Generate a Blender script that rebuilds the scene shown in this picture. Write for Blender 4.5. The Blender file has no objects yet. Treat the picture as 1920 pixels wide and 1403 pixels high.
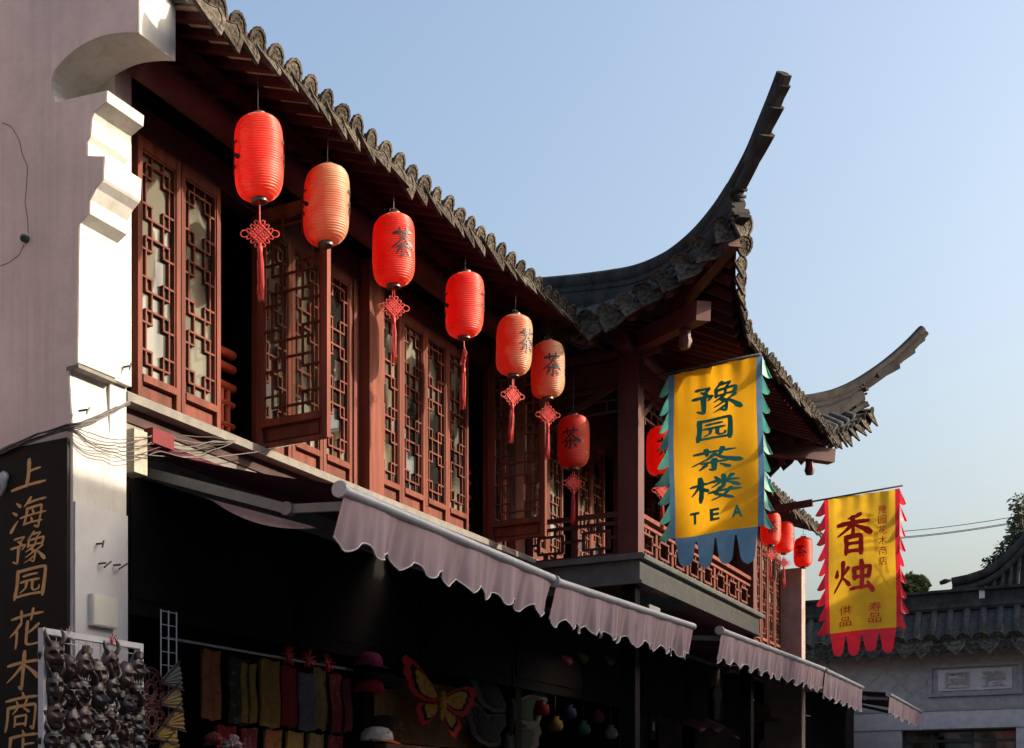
import bpy, math, random
from mathutils import Vector, Matrix

random.seed(7)
SC = bpy.context.scene
COL = SC.collection
PI = math.pi

# ------------------------------------------------------------------ camera
# level camera at eye height in the street, lens shifted up and to the right
FPX, CX0, HY0, EYE = 2604.957, 300.0, 1512.0, 1.6          # focal length and principal point for a 1920 px wide picture
TH = math.atan((2134.0 - CX0) / FPX)
TS, TC = math.sin(TH), math.cos(TH)
cam_d = bpy.data.cameras.new('camera')
cam = bpy.data.objects.new('camera', cam_d)
COL.objects.link(cam)
cam.location = (0, 0, EYE)
cam.rotation_euler = (PI / 2, 0, TH - PI / 2)
cam_d.sensor_width = 36.0
cam_d.lens = FPX / 1920 * 36
cam_d.shift_x = (960 - CX0) / 1920
cam_d.shift_y = (HY0 - 701.5) / 1920
cam_d.clip_start = 0.05
cam_d.clip_end = 3000
SC.camera = cam

# ------------------------------------------------------------------ light
SUN_EL = math.radians(21.0)
SUN_OFF = math.radians(25.0)                                 # off the facade's normal, towards the far end of the street
SUN = Vector((math.sin(SUN_OFF) * math.cos(SUN_EL), -math.cos(SUN_OFF) * math.cos(SUN_EL), math.sin(SUN_EL)))
sun_d = bpy.data.lights.new('sun', 'SUN')
sun_d.energy = 3.1
sun_d.angle = math.radians(0.5)
sun_d.color = (1.0, 0.87, 0.70)
sun = bpy.data.objects.new('sun', sun_d)
COL.objects.link(sun)
sun.location = (20, -30, 30)
sun.rotation_euler = (-SUN).to_track_quat('-Z', 'Y').to_euler()
world = bpy.data.worlds.new('World')
SC.world = world
world.use_nodes = True
wn = world.node_tree
bg = wn.nodes['Background']
sky = wn.nodes.new('ShaderNodeTexSky')
sky.sky_type = 'NISHITA'
sky.sun_disc = False
sky.sun_elevation = SUN_EL
sky.sun_rotation = math.atan2(SUN.x, SUN.y)
sky.altitude = 0
sky.air_density = 1.2
sky.dust_density = 8.0
sky.ozone_density = 2.0
wn.links.new(sky.outputs[0], bg.inputs[0])
bg.inputs[1].default_value = 0.15
SC.view_settings.view_transform = 'Standard'
SC.view_settings.look = 'None'
SC.view_settings.exposure = 1.20
SC.view_settings.gamma = 1.0
SC.view_settings.use_curve_mapping = False
SC.render.engine = 'CYCLES'
SC.cycles.use_denoising = True
SC.cycles.max_bounces = 8
SC.cycles.diffuse_bounces = 4
SC.cycles.transmission_bounces = 6
SC.cycles.sample_clamp_indirect = 6.0


# ------------------------------------------------------------------ measuring: where a sight line meets a plane of the place
def _r(x):
    t = (x - CX0) / FPX
    return (TC + t * TS), (TS - t * TC)


def PY(x, y, Y):
    a, b = _r(x)
    X = Y * a / b
    return Vector((X, Y, EYE + (HY0 - y) / FPX * (X * TC + Y * TS)))


def PX(x, y, X):
    a, b = _r(x)
    Y = X * b / a
    return Vector((X, Y, EYE + (HY0 - y) / FPX * (X * TC + Y * TS)))


# ------------------------------------------------------------------ materials
MATS = {}


def mat(name, col, rough=0.6, var=0.15, scale=6.0, bump=0.0, bscale=60.0, metal=0.0, spec=0.4, col2=None,
        stretch=(1, 1, 1), detail=5.0, trans=0.0, sheen=0.0, coat=0.0, contrast=(0.35, 0.65), dist=0.02, grime=0.0, streak=0.0, rv=0.0, fade_lit=None):
    m = bpy.data.materials.new(name)
    m.use_nodes = True
    nt = m.node_tree
    N, L = nt.nodes, nt.links
    p = N['Principled BSDF']
    tc = N.new('ShaderNodeTexCoord')
    oi = N.new('ShaderNodeObjectInfo')
    ad = N.new('ShaderNodeVectorMath')
    ad.operation = 'ADD'
    mu = N.new('ShaderNodeMath')
    mu.operation = 'MULTIPLY'
    mu.inputs[1].default_value = 37.0
    L.new(oi.outputs['Random'], mu.inputs[0])
    L.new(tc.outputs['Object'], ad.inputs[0])
    L.new(mu.outputs[0], ad.inputs[1])
    mp = N.new('ShaderNodeMapping')
    mp.inputs['Scale'].default_value = stretch
    L.new(ad.outputs[0], mp.inputs[0])
    nz = N.new('ShaderNodeTexNoise')
    nz.inputs['Scale'].default_value = scale
    nz.inputs['Detail'].default_value = detail
    nz.inputs['Roughness'].default_value = 0.62
    L.new(mp.outputs[0], nz.inputs['Vector'])
    rp = N.new('ShaderNodeValToRGB')
    e = rp.color_ramp.elements
    e[0].position, e[1].position = contrast
    lo = [max(0, c * (1 - var)) for c in col]
    hi = [min(1, c * (1 + var)) for c in (col2 or col)]
    e[0].color = (*lo, 1)
    e[1].color = (*hi, 1)
    L.new(nz.outputs[0], rp.inputs[0])
    out = rp.outputs[0]
    if grime:
        n3 = N.new('ShaderNodeTexNoise')
        n3.inputs['Scale'].default_value = 1.1
        n3.inputs['Detail'].default_value = 9
        n3.inputs['Roughness'].default_value = 0.7
        L.new(mp.outputs[0], n3.inputs['Vector'])
        r3 = N.new('ShaderNodeValToRGB')
        r3.color_ramp.elements[0].position = 0.5
        r3.color_ramp.elements[1].position = 0.72
        r3.color_ramp.elements[0].color = (0, 0, 0, 1)
        r3.color_ramp.elements[1].color = (grime, grime, grime, 1)
        L.new(n3.outputs[0], r3.inputs[0])
        mx = N.new('ShaderNodeMix')
        mx.data_type = 'RGBA'
        L.new(r3.outputs[0], mx.inputs['Factor'])
        L.new(out, mx.inputs['A'])
        mx.inputs['B'].default_value = (col[0] * 0.45, col[1] * 0.42, col[2] * 0.36, 1)
        out = mx.outputs['Result']
    if streak:
        ms_ = N.new('ShaderNodeMapping')
        ms_.inputs['Scale'].default_value = (9, 9, 0.45)
        L.new(ad.outputs[0], ms_.inputs[0])
        n4 = N.new('ShaderNodeTexNoise')
        n4.inputs['Scale'].default_value = 1.6
        n4.inputs['Detail'].default_value = 7
        L.new(ms_.outputs[0], n4.inputs['Vector'])
        r4 = N.new('ShaderNodeValToRGB')
        r4.color_ramp.elements[0].position = 0.50
        r4.color_ramp.elements[1].position = 0.78
        r4.color_ramp.elements[0].color = (0, 0, 0, 1)
        r4.color_ramp.elements[1].color = (streak, streak, streak, 1)
        L.new(n4.outputs[0], r4.inputs[0])
        m4 = N.new('ShaderNodeMix')
        m4.data_type = 'RGBA'
        L.new(r4.outputs[0], m4.inputs['Factor'])
        L.new(out, m4.inputs['A'])
        m4.inputs['B'].default_value = (col[0] * 0.55, col[1] * 0.50, col[2] * 0.42, 1)
        out = m4.outputs['Result']
    if fade_lit:
        # street side paler in patches: bleaching, plus its sunlit look put into colour
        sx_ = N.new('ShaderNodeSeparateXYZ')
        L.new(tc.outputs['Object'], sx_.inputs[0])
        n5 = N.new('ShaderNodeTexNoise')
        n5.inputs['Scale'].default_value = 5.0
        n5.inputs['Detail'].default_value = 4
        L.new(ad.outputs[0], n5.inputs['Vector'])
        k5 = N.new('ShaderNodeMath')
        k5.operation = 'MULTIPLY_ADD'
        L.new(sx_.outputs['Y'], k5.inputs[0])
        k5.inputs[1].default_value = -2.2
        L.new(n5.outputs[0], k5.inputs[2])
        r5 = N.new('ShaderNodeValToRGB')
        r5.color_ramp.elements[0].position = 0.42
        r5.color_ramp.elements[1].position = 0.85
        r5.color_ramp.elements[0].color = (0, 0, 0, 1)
        r5.color_ramp.elements[1].color = (fade_lit[3],) * 3 + (1,)
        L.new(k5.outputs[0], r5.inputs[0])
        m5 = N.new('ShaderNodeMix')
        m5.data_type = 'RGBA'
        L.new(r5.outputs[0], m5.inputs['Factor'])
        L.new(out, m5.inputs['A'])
        m5.inputs['B'].default_value = (*fade_lit[:3], 1)
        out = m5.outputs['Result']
    if rv:
        hv = N.new('ShaderNodeHueSaturation')
        mr = N.new('ShaderNodeMapRange')
        mr.inputs['To Min'].default_value = 1 - rv
        mr.inputs['To Max'].default_value = 1 + rv
        L.new(oi.outputs['Random'], mr.inputs['Value'])
        L.new(mr.outputs[0], hv.inputs['Value'])
        L.new(out, hv.inputs['Color'])
        out = hv.outputs[0]
    L.new(out, p.inputs['Base Color'])
    p.inputs['Roughness'].default_value = rough
    p.inputs['Metallic'].default_value = metal
    p.inputs['Specular IOR Level'].default_value = spec
    if sheen:
        p.inputs['Sheen Weight'].default_value = sheen
        p.inputs['Sheen Roughness'].default_value = 0.32
        p.inputs['Sheen Tint'].default_value = (1.0, 0.80, 0.58, 1)
    if coat:
        p.inputs['Coat Weight'].default_value = coat
        p.inputs['Coat Roughness'].default_value = 0.25
    if bump:
        n2 = N.new('ShaderNodeTexNoise')
        n2.inputs['Scale'].default_value = bscale
        n2.inputs['Detail'].default_value = 6
        L.new(mp.outputs[0], n2.inputs['Vector'])
        b = N.new('ShaderNodeBump')
        b.inputs['Strength'].default_value = bump
        b.inputs['Distance'].default_value = dist
        L.new(n2.outputs[0], b.inputs['Height'])
        L.new(b.outputs[0], p.inputs['Normal'])
    if trans:
        tr = N.new('ShaderNodeBsdfTranslucent')
        L.new(out, tr.inputs['Color'])
        ms = N.new('ShaderNodeMixShader')
        ms.inputs[0].default_value = trans
        o = N['Material Output']
        L.new(p.outputs[0], ms.inputs[1])
        L.new(tr.outputs[0], ms.inputs[2])
        L.new(ms.outputs[0], o.inputs['Surface'])
    MATS[name] = m
    return m


M_WOOD = mat('red_brown_wood', (0.142, 0.038, 0.023), 0.66, 0.34, 9, 0.4, 90, stretch=(1, 1, 0.12), spec=0.18, dist=0.004, grime=0.5, streak=.5, rv=.16)
M_WOODD = mat('dark_red_wood', (0.085, 0.024, 0.022), 0.55, 0.22, 5, 0.3, 70, stretch=(1, 1, 0.3), spec=0.3, dist=0.004, grime=0.3, rv=.12)
M_RAFT = mat('rafter_wood', (0.070, 0.018, 0.019), 0.6, 0.25, 7, 0.3, 60, spec=0.25, dist=0.004, rv=.3)
M_BALU = mat('scarlet_wood', (0.66, 0.11, 0.045), 0.4, 0.2, 9, 0.15, 70, spec=0.4, dist=0.003)
M_WHITE = mat('lime_plaster', (0.54, 0.52, 0.485), 0.85, 0.07, 3, 0.35, 22, spec=0.2, dist=0.008, grime=0.42, streak=.45)
M_SHADEW = mat('shade_tint_plaster', (0.78, 0.625, 0.575), 0.9, 0.10, 1.3, 0.35, 22, spec=0.15, dist=0.008, grime=0.40, streak=.30)
M_CONC = mat('grey_render', (0.20, 0.185, 0.16), 0.9, 0.15, 8, 0.4, 60, spec=0.2, dist=0.004, grime=0.3)
M_TILE = mat('grey_clay_tile', (0.060, 0.049, 0.040), 0.95, 0.5, 22, 0.8, 75, spec=0.08, dist=0.012, grime=0.55, rv=.35, col2=(0.078, 0.066, 0.053))
M_TILED = mat('dark_roof_clay', (0.055, 0.053, 0.054), 0.95, 0.35, 14, 0.6, 60, spec=0.06, dist=0.01, grime=0.4)
M_RIDGE = mat('ridge_plaster', (0.046, 0.042, 0.040), 0.95, 0.35, 5, 0.3, 16, spec=0.05, dist=0.006, grime=0.5, stretch=(1, 1, .5))
M_BRICKB = mat('eave_brick', (0.58, 0.42, 0.28), 0.9, 0.25, 12, 0.4, 60, spec=0.15, dist=0.006)
M_FASCIA = mat('grey_green_paint', (0.12, 0.128, 0.122), 0.6, 0.18, 6, 0.2, 60, spec=0.3, dist=0.004, grime=0.3)
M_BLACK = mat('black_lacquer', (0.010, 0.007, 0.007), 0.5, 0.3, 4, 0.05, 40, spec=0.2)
M_JET = mat('jet_black_board', (0.007, 0.0055, 0.0055), 0.75, 0.5, 1.2, spec=0.08)  # plain near-black for fascia boards and lower posts
M_SILL = mat('shadowed_sill_wood', (0.055, 0.030, 0.028), 0.7, 0.3, 6, spec=0.2)  # dark wood deepened to carry the ledge's shadow in its colour
M_GABLE = mat('brown_render', (0.27, 0.205, 0.18), 0.9, 0.2, 3, 0.3, 30, spec=0.15, dist=0.006, grime=0.4)
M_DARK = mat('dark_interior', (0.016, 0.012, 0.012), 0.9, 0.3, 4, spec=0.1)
M_GLASS = mat('dusty_glass', (0.024, 0.024, 0.021), 0.03, 0.4, 1.1, 0.06, 2.2, spec=0.8, col2=(0.125, 0.120, 0.094), dist=0.02, stretch=(1.6, 1, .5), contrast=(.47, .56), detail=2, rv=.25)
M_METAL = mat('grey_metal', (0.42, 0.43, 0.46), 0.4, 0.08, 10, 0.1, 60, metal=0.3, spec=0.5, dist=0.002)
M_ARM = mat('dull_arm_metal', (0.17, 0.165, 0.165), 0.5, 0.15, 10, metal=0.2, grime=.4)
M_WIRE = mat('white_wire', (0.62, 0.62, 0.64), 0.4, 0.05, 10)
M_STEEL = mat('dark_steel', (0.05, 0.05, 0.05), 0.5, 0.2, 20)
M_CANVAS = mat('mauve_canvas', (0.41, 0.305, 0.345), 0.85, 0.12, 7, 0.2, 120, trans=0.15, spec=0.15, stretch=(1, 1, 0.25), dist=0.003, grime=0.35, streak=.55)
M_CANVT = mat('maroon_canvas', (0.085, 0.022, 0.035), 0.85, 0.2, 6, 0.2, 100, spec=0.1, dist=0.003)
M_PIPING = mat('white_piping', (0.62, 0.60, 0.60), 0.7, 0.08, 30)
M_LANT = mat('red_lantern_silk', (0.92, 0.022, 0.012), 0.42, 0.10, 7, 0.15, 60, trans=0.50, sheen=0.55, spec=1.0, dist=0.003, rv=.08, fade_lit=(.85, .20, .10, .55), streak=.3)
M_LANTF = mat('faded_sunlit_lantern_silk', (0.90, 0.045, 0.020), 0.45, 0.12, 5, 0.15, 60, trans=0.45, sheen=0.6, spec=0.9, dist=0.003, fade_lit=(.74, .47, .27, .95), streak=.3)
M_CAPM = mat('lantern_cap', (0.09, 0.075, 0.07), 0.4, 0.2, 20, metal=0.4)
M_CORD = mat('red_cord', (0.55, 0.035, 0.03), 0.55, 0.2, 60, 0.3, 300, sheen=0.5, dist=0.002)
M_INK = mat('black_ink', (0.012, 0.010, 0.012), 0.5, 0.2, 20)
M_GOLD = mat('gold_leaf', (0.62, 0.36, 0.16), 0.45, 0.15, 20, metal=0.25)
M_YEL = mat('yellow_banner_cloth', (0.84, 0.42, 0.015), 0.75, 0.06, 4, 0.15, 200, trans=0.42, spec=0.2, dist=0.001)
M_YEL2 = mat('golden_banner_cloth', (0.72, 0.43, 0.03), 0.75, 0.08, 4, 0.15, 200, trans=0.42, spec=0.2, dist=0.001)
M_TEAL = mat('teal_satin', (0.09, 0.36, 0.37), 0.5, 0.2, 6, trans=0.35, col2=(0.10, 0.40, 0.30), sheen=0.3, rv=.25)
M_BLUE = mat('blue_satin', (0.12, 0.27, 0.43), 0.5, 0.15, 6, trans=0.3, sheen=0.2)
M_RED = mat('red_satin', (0.78, 0.03, 0.06), 0.5, 0.1, 6, trans=0.35, sheen=0.2)
M_GREENINK = mat('green_print', (0.015, 0.26, 0.16), 0.6, 0.1, 20)
M_GHOST = None
M_REDINK = mat('red_print', (0.78, 0.020, 0.016), 0.6, 0.12, 20)
M_STONE = mat('gate_stone', (0.40, 0.335, 0.305), 0.85, 0.15, 5, 0.4, 40, spec=0.2, dist=0.006, grime=0.3)
M_STONEP = mat('pale_gate_stone', (0.62, 0.52, 0.49), 0.85, 0.12, 5, 0.3, 40, spec=0.2, dist=0.006, grime=0.2)
M_STONED = mat('carved_stone', (0.34, 0.30, 0.275), 0.85, 0.15, 8, 0.4, 40, spec=0.2, dist=0.006)
M_PAVE = mat('street_paving', (0.16, 0.15, 0.14), 0.85, 0.2, 1.5, 0.4, 20, spec=0.2)
M_CARVE = mat('carved_dark_wood', (0.030, 0.019, 0.016), 0.33, 0.4, 12, 0.3, 60, spec=0.55, dist=0.004)
M_CARVE2 = mat('carved_brown_wood', (0.060, 0.030, 0.022), 0.35, 0.4, 12, 0.3, 60, spec=0.55, dist=0.004)
M_BARK = mat('bark', (0.09, 0.065, 0.05), 0.9, 0.3, 8, 0.5, 30)
M_LEAF = mat('leaf_green', (0.075, 0.10, 0.03), 0.6, 0.4, 3, trans=0.3, col2=(0.11, 0.13, 0.035))
M_NEEDLE = mat('conifer_green', (0.045, 0.062, 0.03), 0.6, 0.4, 3, trans=0.2)
M_CABLE = mat('cable_grey', (0.06, 0.053, 0.047), 0.6, 0.3, 30)
M_CABLEL = mat('cable_pale', (0.13, 0.118, 0.10), 0.6, 0.2, 30)
M_PLBOX = mat('junction_plastic', (0.62, 0.60, 0.52), 0.55, 0.06, 5, spec=0.3)
M_BOARD = mat('painted_sheet', (0.53, 0.52, 0.53), 0.7, 0.06, 4, 0.1, 20, spec=0.3, grime=0.15)


# ------------------------------------------------------------------ mesh building
class MB:
    def __init__(s):
        s.v, s.f = [], []

    def add(s, vs, fs):
        n = len(s.v)
        s.v += [tuple(v) for v in vs]
        s.f += [tuple(i + n for i in q) for q in fs]
        return s

    def box(s, x0, x1, y0, y1, z0, z1):
        return s.add([(x0, y0, z0), (x1, y0, z0), (x1, y1, z0), (x0, y1, z0), (x0, y0, z1), (x1, y0, z1), (x1, y1, z1), (x0, y1, z1)],
                     [(0, 3, 2, 1), (4, 5, 6, 7), (0, 1, 5, 4), (1, 2, 6, 5), (2, 3, 7, 6), (3, 0, 4, 7)])

    def bar(s, a, b, w, h, up=(0, 0, 1)):
        a, b, up = Vector(a), Vector(b), Vector(up)
        d = (b - a).normalized()
        r = d.cross(up)
        if r.length < 1e-5:
            r = d.cross(Vector((1, 0, 0)))
        r.normalize()
        u = r.cross(d)
        r, u = r * w / 2, u * h / 2
        return s.add([a - r - u, a + r - u, a + r + u, a - r + u, b - r - u, b + r - u, b + r + u, b - r + u],
                     [(0, 3, 2, 1), (4, 5, 6, 7), (0, 1, 5, 4), (1, 2, 6, 5), (2, 3, 7, 6), (3, 0, 4, 7)])

    def tube(s, pts, rad, n=8, cap=True):
        pts = [Vector(p) for p in pts]
        k = len(pts)
        rs = rad if isinstance(rad, (list, tuple)) else [rad] * k
        vs, fs = [], []
        ref = None
        for i, p in enumerate(pts):
            d = (pts[min(i + 1, k - 1)] - pts[max(i - 1, 0)])
            if d.length < 1e-9:
                d = Vector((0, 0, 1))
            d.normalize()
            if ref is None:
                ref = d.orthogonal().normalized()
            ref = ref - d * ref.dot(d)
            if ref.length < 1e-6:
                ref = d.orthogonal()
            ref.normalize()
            b = d.cross(ref)
            for j in range(n):
                a = 2 * PI * j / n
                vs.append(p + (ref * math.cos(a) + b * math.sin(a)) * rs[i])
        for i in range(k - 1):
            for j in range(n):
                fs.append((i * n + j, i * n + (j + 1) % n, (i + 1) * n + (j + 1) % n, (i + 1) * n + j))
        if cap:
            fs.append(tuple(range(n - 1, -1, -1)))
            fs.append(tuple((k - 1) * n + j for j in range(n)))
        return s.add(vs, fs)

    def lathe(s, prof, n=24, c=(0, 0, 0)):
        vs, fs = [], []
        for r, z in prof:
            for j in range(n):
                a = 2 * PI * j / n
                vs.append((c[0] + r * math.cos(a), c[1] + r * math.sin(a), c[2] + z))
        for i in range(len(prof) - 1):
            for j in range(n):
                fs.append((i * n + j, i * n + (j + 1) % n, (i + 1) * n + (j + 1) % n, (i + 1) * n + j))
        return s.add(vs, fs)

    def prism(s, poly, d):
        # poly: closed outline of 3-D points, swept by vector d
        k = len(poly)
        d = Vector(d)
        vs = [Vector(p) for p in poly] + [Vector(p) + d for p in poly]
        fs = [tuple(range(k - 1, -1, -1)), tuple(range(k, 2 * k))]
        for i in range(k):
            j = (i + 1) % k
            fs.append((i, j, j + k, i + k))
        return s.add(vs, fs)

    def grid(s, fn, nu, nv):
        vs = [fn(i / nu, j / nv) for j in range(nv + 1) for i in range(nu + 1)]
        fs = []
        for j in range(nv):
            for i in range(nu):
                a = j * (nu + 1) + i
                fs.append((a, a + 1, a + nu + 2, a + nu + 1))
        return s.add(vs, fs)

    def mesh(s, name, m, smooth=False, angle=None):
        me = bpy.data.meshes.new(name)
        me.from_pydata(s.v, [], s.f)
        me.materials.append(m)
        if smooth:
            me.polygons.foreach_set('use_smooth', [True] * len(me.polygons))
            if angle:
                try:
                    me.set_sharp_from_angle(angle=math.radians(angle))
                except Exception:
                    pass
        me.update()
        return me


def recalc(me):
    import bmesh
    b = bmesh.new()
    b.from_mesh(me)
    bmesh.ops.recalc_face_normals(b, faces=b.faces)
    b.to_mesh(me)
    b.free()
    return me


def link(name, me, parent=None, loc=None, rot=None, scale=None):
    o = bpy.data.objects.new(name, me)
    COL.objects.link(o)
    if parent is not None:
        o.parent = parent
        if loc is None:                       # mesh already in world coordinates
            w = Matrix.Identity(4)
            q = parent
            ch = []
            while q is not None:
                ch.append(q)
                q = q.parent
            for q in reversed(ch):
                w = w @ q.matrix_parent_inverse @ Matrix.LocRotScale(q.location, q.rotation_euler, q.scale)
            o.matrix_parent_inverse = w.inverted()
    if loc is not None:
        o.location = loc
    if rot is not None:
        o.rotation_euler = rot
    if scale is not None:
        o.scale = scale
    return o


def part(name, mb, m, parent, smooth=False, angle=None, loc=None, rot=None, fix=False):
    me = mb.mesh(name, m, smooth, angle)
    if fix:
        recalc(me)
    return link(name, me, parent, loc, rot)


def thing(name, label, cat, loc=(0, 0, 0), rot=(0, 0, 0), group=None):
    o = bpy.data.objects.new(name, None)
    COL.objects.link(o)
    o.location = loc
    o.rotation_euler = rot
    o.empty_display_size = 0.1
    return tag(o, label, cat, group)


def tag(o, label, cat, group=None):
    o['label'] = label
    o['category'] = cat
    if group:
        o['group'] = group
    return o


def structure(o):
    o['kind'] = 'structure'
    return o


# ------------------------------------------------------------------ brush lettering
GLY = {
 '茶': [(8,6,14,22,86,18),(8,5,34,8,36,32),(8,5,64,6,60,32),(8,3,50,28,38,46,8,66),(4,12,50,30,66,46,94,62),(7,6,28,62,72,60),(9,4,50,50,50,92,42,87),(8,3,34,70,22,86),(4,9,62,70,76,84)],
 '豫': [(6,5,10,16,36,14,26,28),(4,8,20,24,30,34),(7,4,4,42,42,38,34,50),(8,4,24,42,24,88,12,82),(7,3,62,6,48,24),(6,4,60,12,80,11,70,25),(6,6,50,28,50,46),(6,6,50,28,90,26,88,44),(5,5,70,28,69,44),(5,5,50,45,88,43),(6,3,68,45,46,60),(7,4,60,54,72,66,70,92,60,86),(5,3,66,64,46,76),(5,2,70,76,44,92),(6,3,90,50,74,60),(4,10,74,60,98,88)],
 '园': [(9,9,14,12,12,92),(8,9,14,14,88,12,88,92),(7,7,12,88,88,86),(7,6,32,30,68,28),(7,7,26,47,74,45),(7,3,42,48,40,66,26,77),(7,4,58,48,58,68,64,75,76,73,77,64)],
 '楼': [(7,6,4,34,38,30),(9,7,22,8,22,92),(6,3,20,36,4,66),(4,8,24,42,36,56),(4,8,52,10,58,22),(8,4,84,8,76,22),(7,6,44,28,94,26),(7,6,68,6,68,50),(6,3,64,30,46,48),(4,9,72,30,94,46),(7,7,64,50,54,72,84,92),(7,3,82,56,70,80,46,94),(7,6,42,66,98,62)],
 '香': [(8,4,70,6,40,14),(8,7,12,28,90,24),(9,6,50,12,50,54),(8,3,46,30,10,54),(4,12,54,30,94,50),(9,8,32,58,32,96),(8,9,32,58,70,56,70,96),(6,6,34,74,68,73),(7,7,32,92,70,91)],
 '烛': [(4,8,12,30,10,46),(8,4,38,24,28,42),(8,3,26,8,24,50,4,90),(4,9,26,52,40,70),(8,8,52,28,54,56),(8,8,52,28,90,24,86,52),(7,7,54,52,88,50),(9,7,70,8,70,82),(7,7,46,84,92,78),(4,10,84,66,96,90)],
 '上': [(10,9,46,8,46,86),(8,6,48,44,78,40),(9,8,8,90,94,84)],
 '海': [(4,9,14,14,24,24),(4,8,6,38,16,46),(9,3,6,92,22,64),(8,3,52,6,36,28),(7,6,46,20,92,16),(7,6,46,34,40,78),(7,5,44,36,84,34,80,92,70,87),(6,5,30,58,96,54),(6,5,40,78,88,76),(4,7,60,40,64,50),(4,7,58,62,62,72)],
 '花': [(7,6,10,22,92,16),(8,5,34,6,36,32),(8,5,66,4,62,30),(8,3,36,36,8,66),(8,6,26,54,26,96),(8,3,84,44,50,66),(8,4,54,34,54,86,64,92,92,90,94,78)],
 '木': [(8,7,8,34,92,30),(10,5,50,4,50,96,42,90),(8,3,48,36,8,76),(4,12,52,36,94,72)],
 '商': [(4,8,50,2,54,12),(7,7,8,20,92,16),(4,7,36,24,40,32),(7,4,64,22,58,34),(8,7,14,38,12,96),(8,5,14,38,88,36,88,96,80,90),(6,3,40,42,28,54),(4,7,58,42,72,52),(6,6,36,62,36,86),(6,6,36,62,66,61,66,86),(6,6,36,82,66,82)],
 '店': [(4,8,50,2,54,12),(8,7,18,20,92,16),(8,3,20,20,18,60,4,94),(8,6,54,26,54,60),(6,5,54,42,84,40),(7,6,36,62,38,94),(7,6,36,62,84,60,80,94),(6,6,38,90,82,88)],
}


def glyph(mb, ch, fn, wk=1.0, n=7):
    """strokes of one character; fn(u, v, k) puts a point (u right, v up, both 0..1, k = stroke order) into space"""
    for k, st in enumerate(GLY[ch]):
        w0, w1 = st[0] * wk, st[1] * wk
        P = [Vector((st[i], 100 - st[i + 1])) for i in range(2, len(st), 2)]
        Q = []
        if len(P) == 2:
            d = P[1] - P[0]
            nr = Vector((-d.y, d.x)) * 0.03
            m = [P[0] + d * (i / n) + nr * math.sin(PI * i / n) for i in range(n + 1)]
            Q = m
        else:
            E = [P[0] * 2 - P[1]] + P + [P[-1] * 2 - P[-2]]
            for i in range(1, len(E) - 2):
                a, b, c, d = E[i - 1:i + 3]
                sharp = 0.35
                for j in range(n):
                    t = j / n
                    t1, t2 = (c - a) * sharp * 0.5, (d - b) * sharp * 0.5
                    Q.append(b * (2 * t**3 - 3 * t**2 + 1) + t1 * (t**3 - 2 * t**2 + t) + c * (-2 * t**3 + 3 * t**2) + t2 * (t**3 - t**2))
            Q.append(P[-1])
        L, R = [], []
        for i, q in enumerate(Q):
            d = Q[min(i + 1, len(Q) - 1)] - Q[max(i - 1, 0)]
            d.normalize()
            nr = Vector((-d.y, d.x))
            t = i / (len(Q) - 1)
            w = (w0 + (w1 - w0) * t) * 0.5
            w *= 1 - 0.22 * math.sin(PI * t) if w0 > 4 and w1 > 4 else 1
            if i == 0:
                q = q - d * w * 0.7
                w *= 0.55
            if i == len(Q) - 1:
                q = q + d * w * 0.8
                w *= 0.45
            L.append(q + nr * w)
            R.append(q - nr * w)
        vs = [fn(p.x / 100, p.y / 100, k) for p in L] + [fn(p.x / 100, p.y / 100, k) for p in R]
        m = len(Q)
        mb.add(vs, [(m + i, m + i + 1, i + 1, i) for i in range(m - 1)])
    return mb


def type_mesh(text, bold=0.0):
    """letters set in the built-in face, as flat triangles centred on the origin, 1 unit high"""
    cu = bpy.data.curves.new('letters', 'FONT')
    cu.body = text
    cu.align_x = 'CENTER'
    cu.align_y = 'CENTER'
    cu.offset = bold
    o = bpy.data.objects.new('letters', cu)
    COL.objects.link(o)
    dg = bpy.context.evaluated_depsgraph_get()
    me = bpy.data.meshes.new_from_object(o.evaluated_get(dg))
    vs = [v.co.copy() for v in me.vertices]
    fs = [tuple(p.vertices) for p in me.polygons]
    bpy.data.objects.remove(o)
    bpy.data.curves.remove(cu)
    bpy.data.meshes.remove(me)
    x0, x1 = min(v.x for v in vs), max(v.x for v in vs)
    y0, y1 = min(v.y for v in vs), max(v.y for v in vs)
    return [(v.x - (x0 + x1) / 2, v.y - (y0 + y1) / 2) for v in vs], fs, x1 - x0, y1 - y0


# ================================================================== ground
g = MB()
g.box(-600, 900, -600, 900, -0.3, 0.0)
structure(part('street', g, M_PAVE, None))


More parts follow.
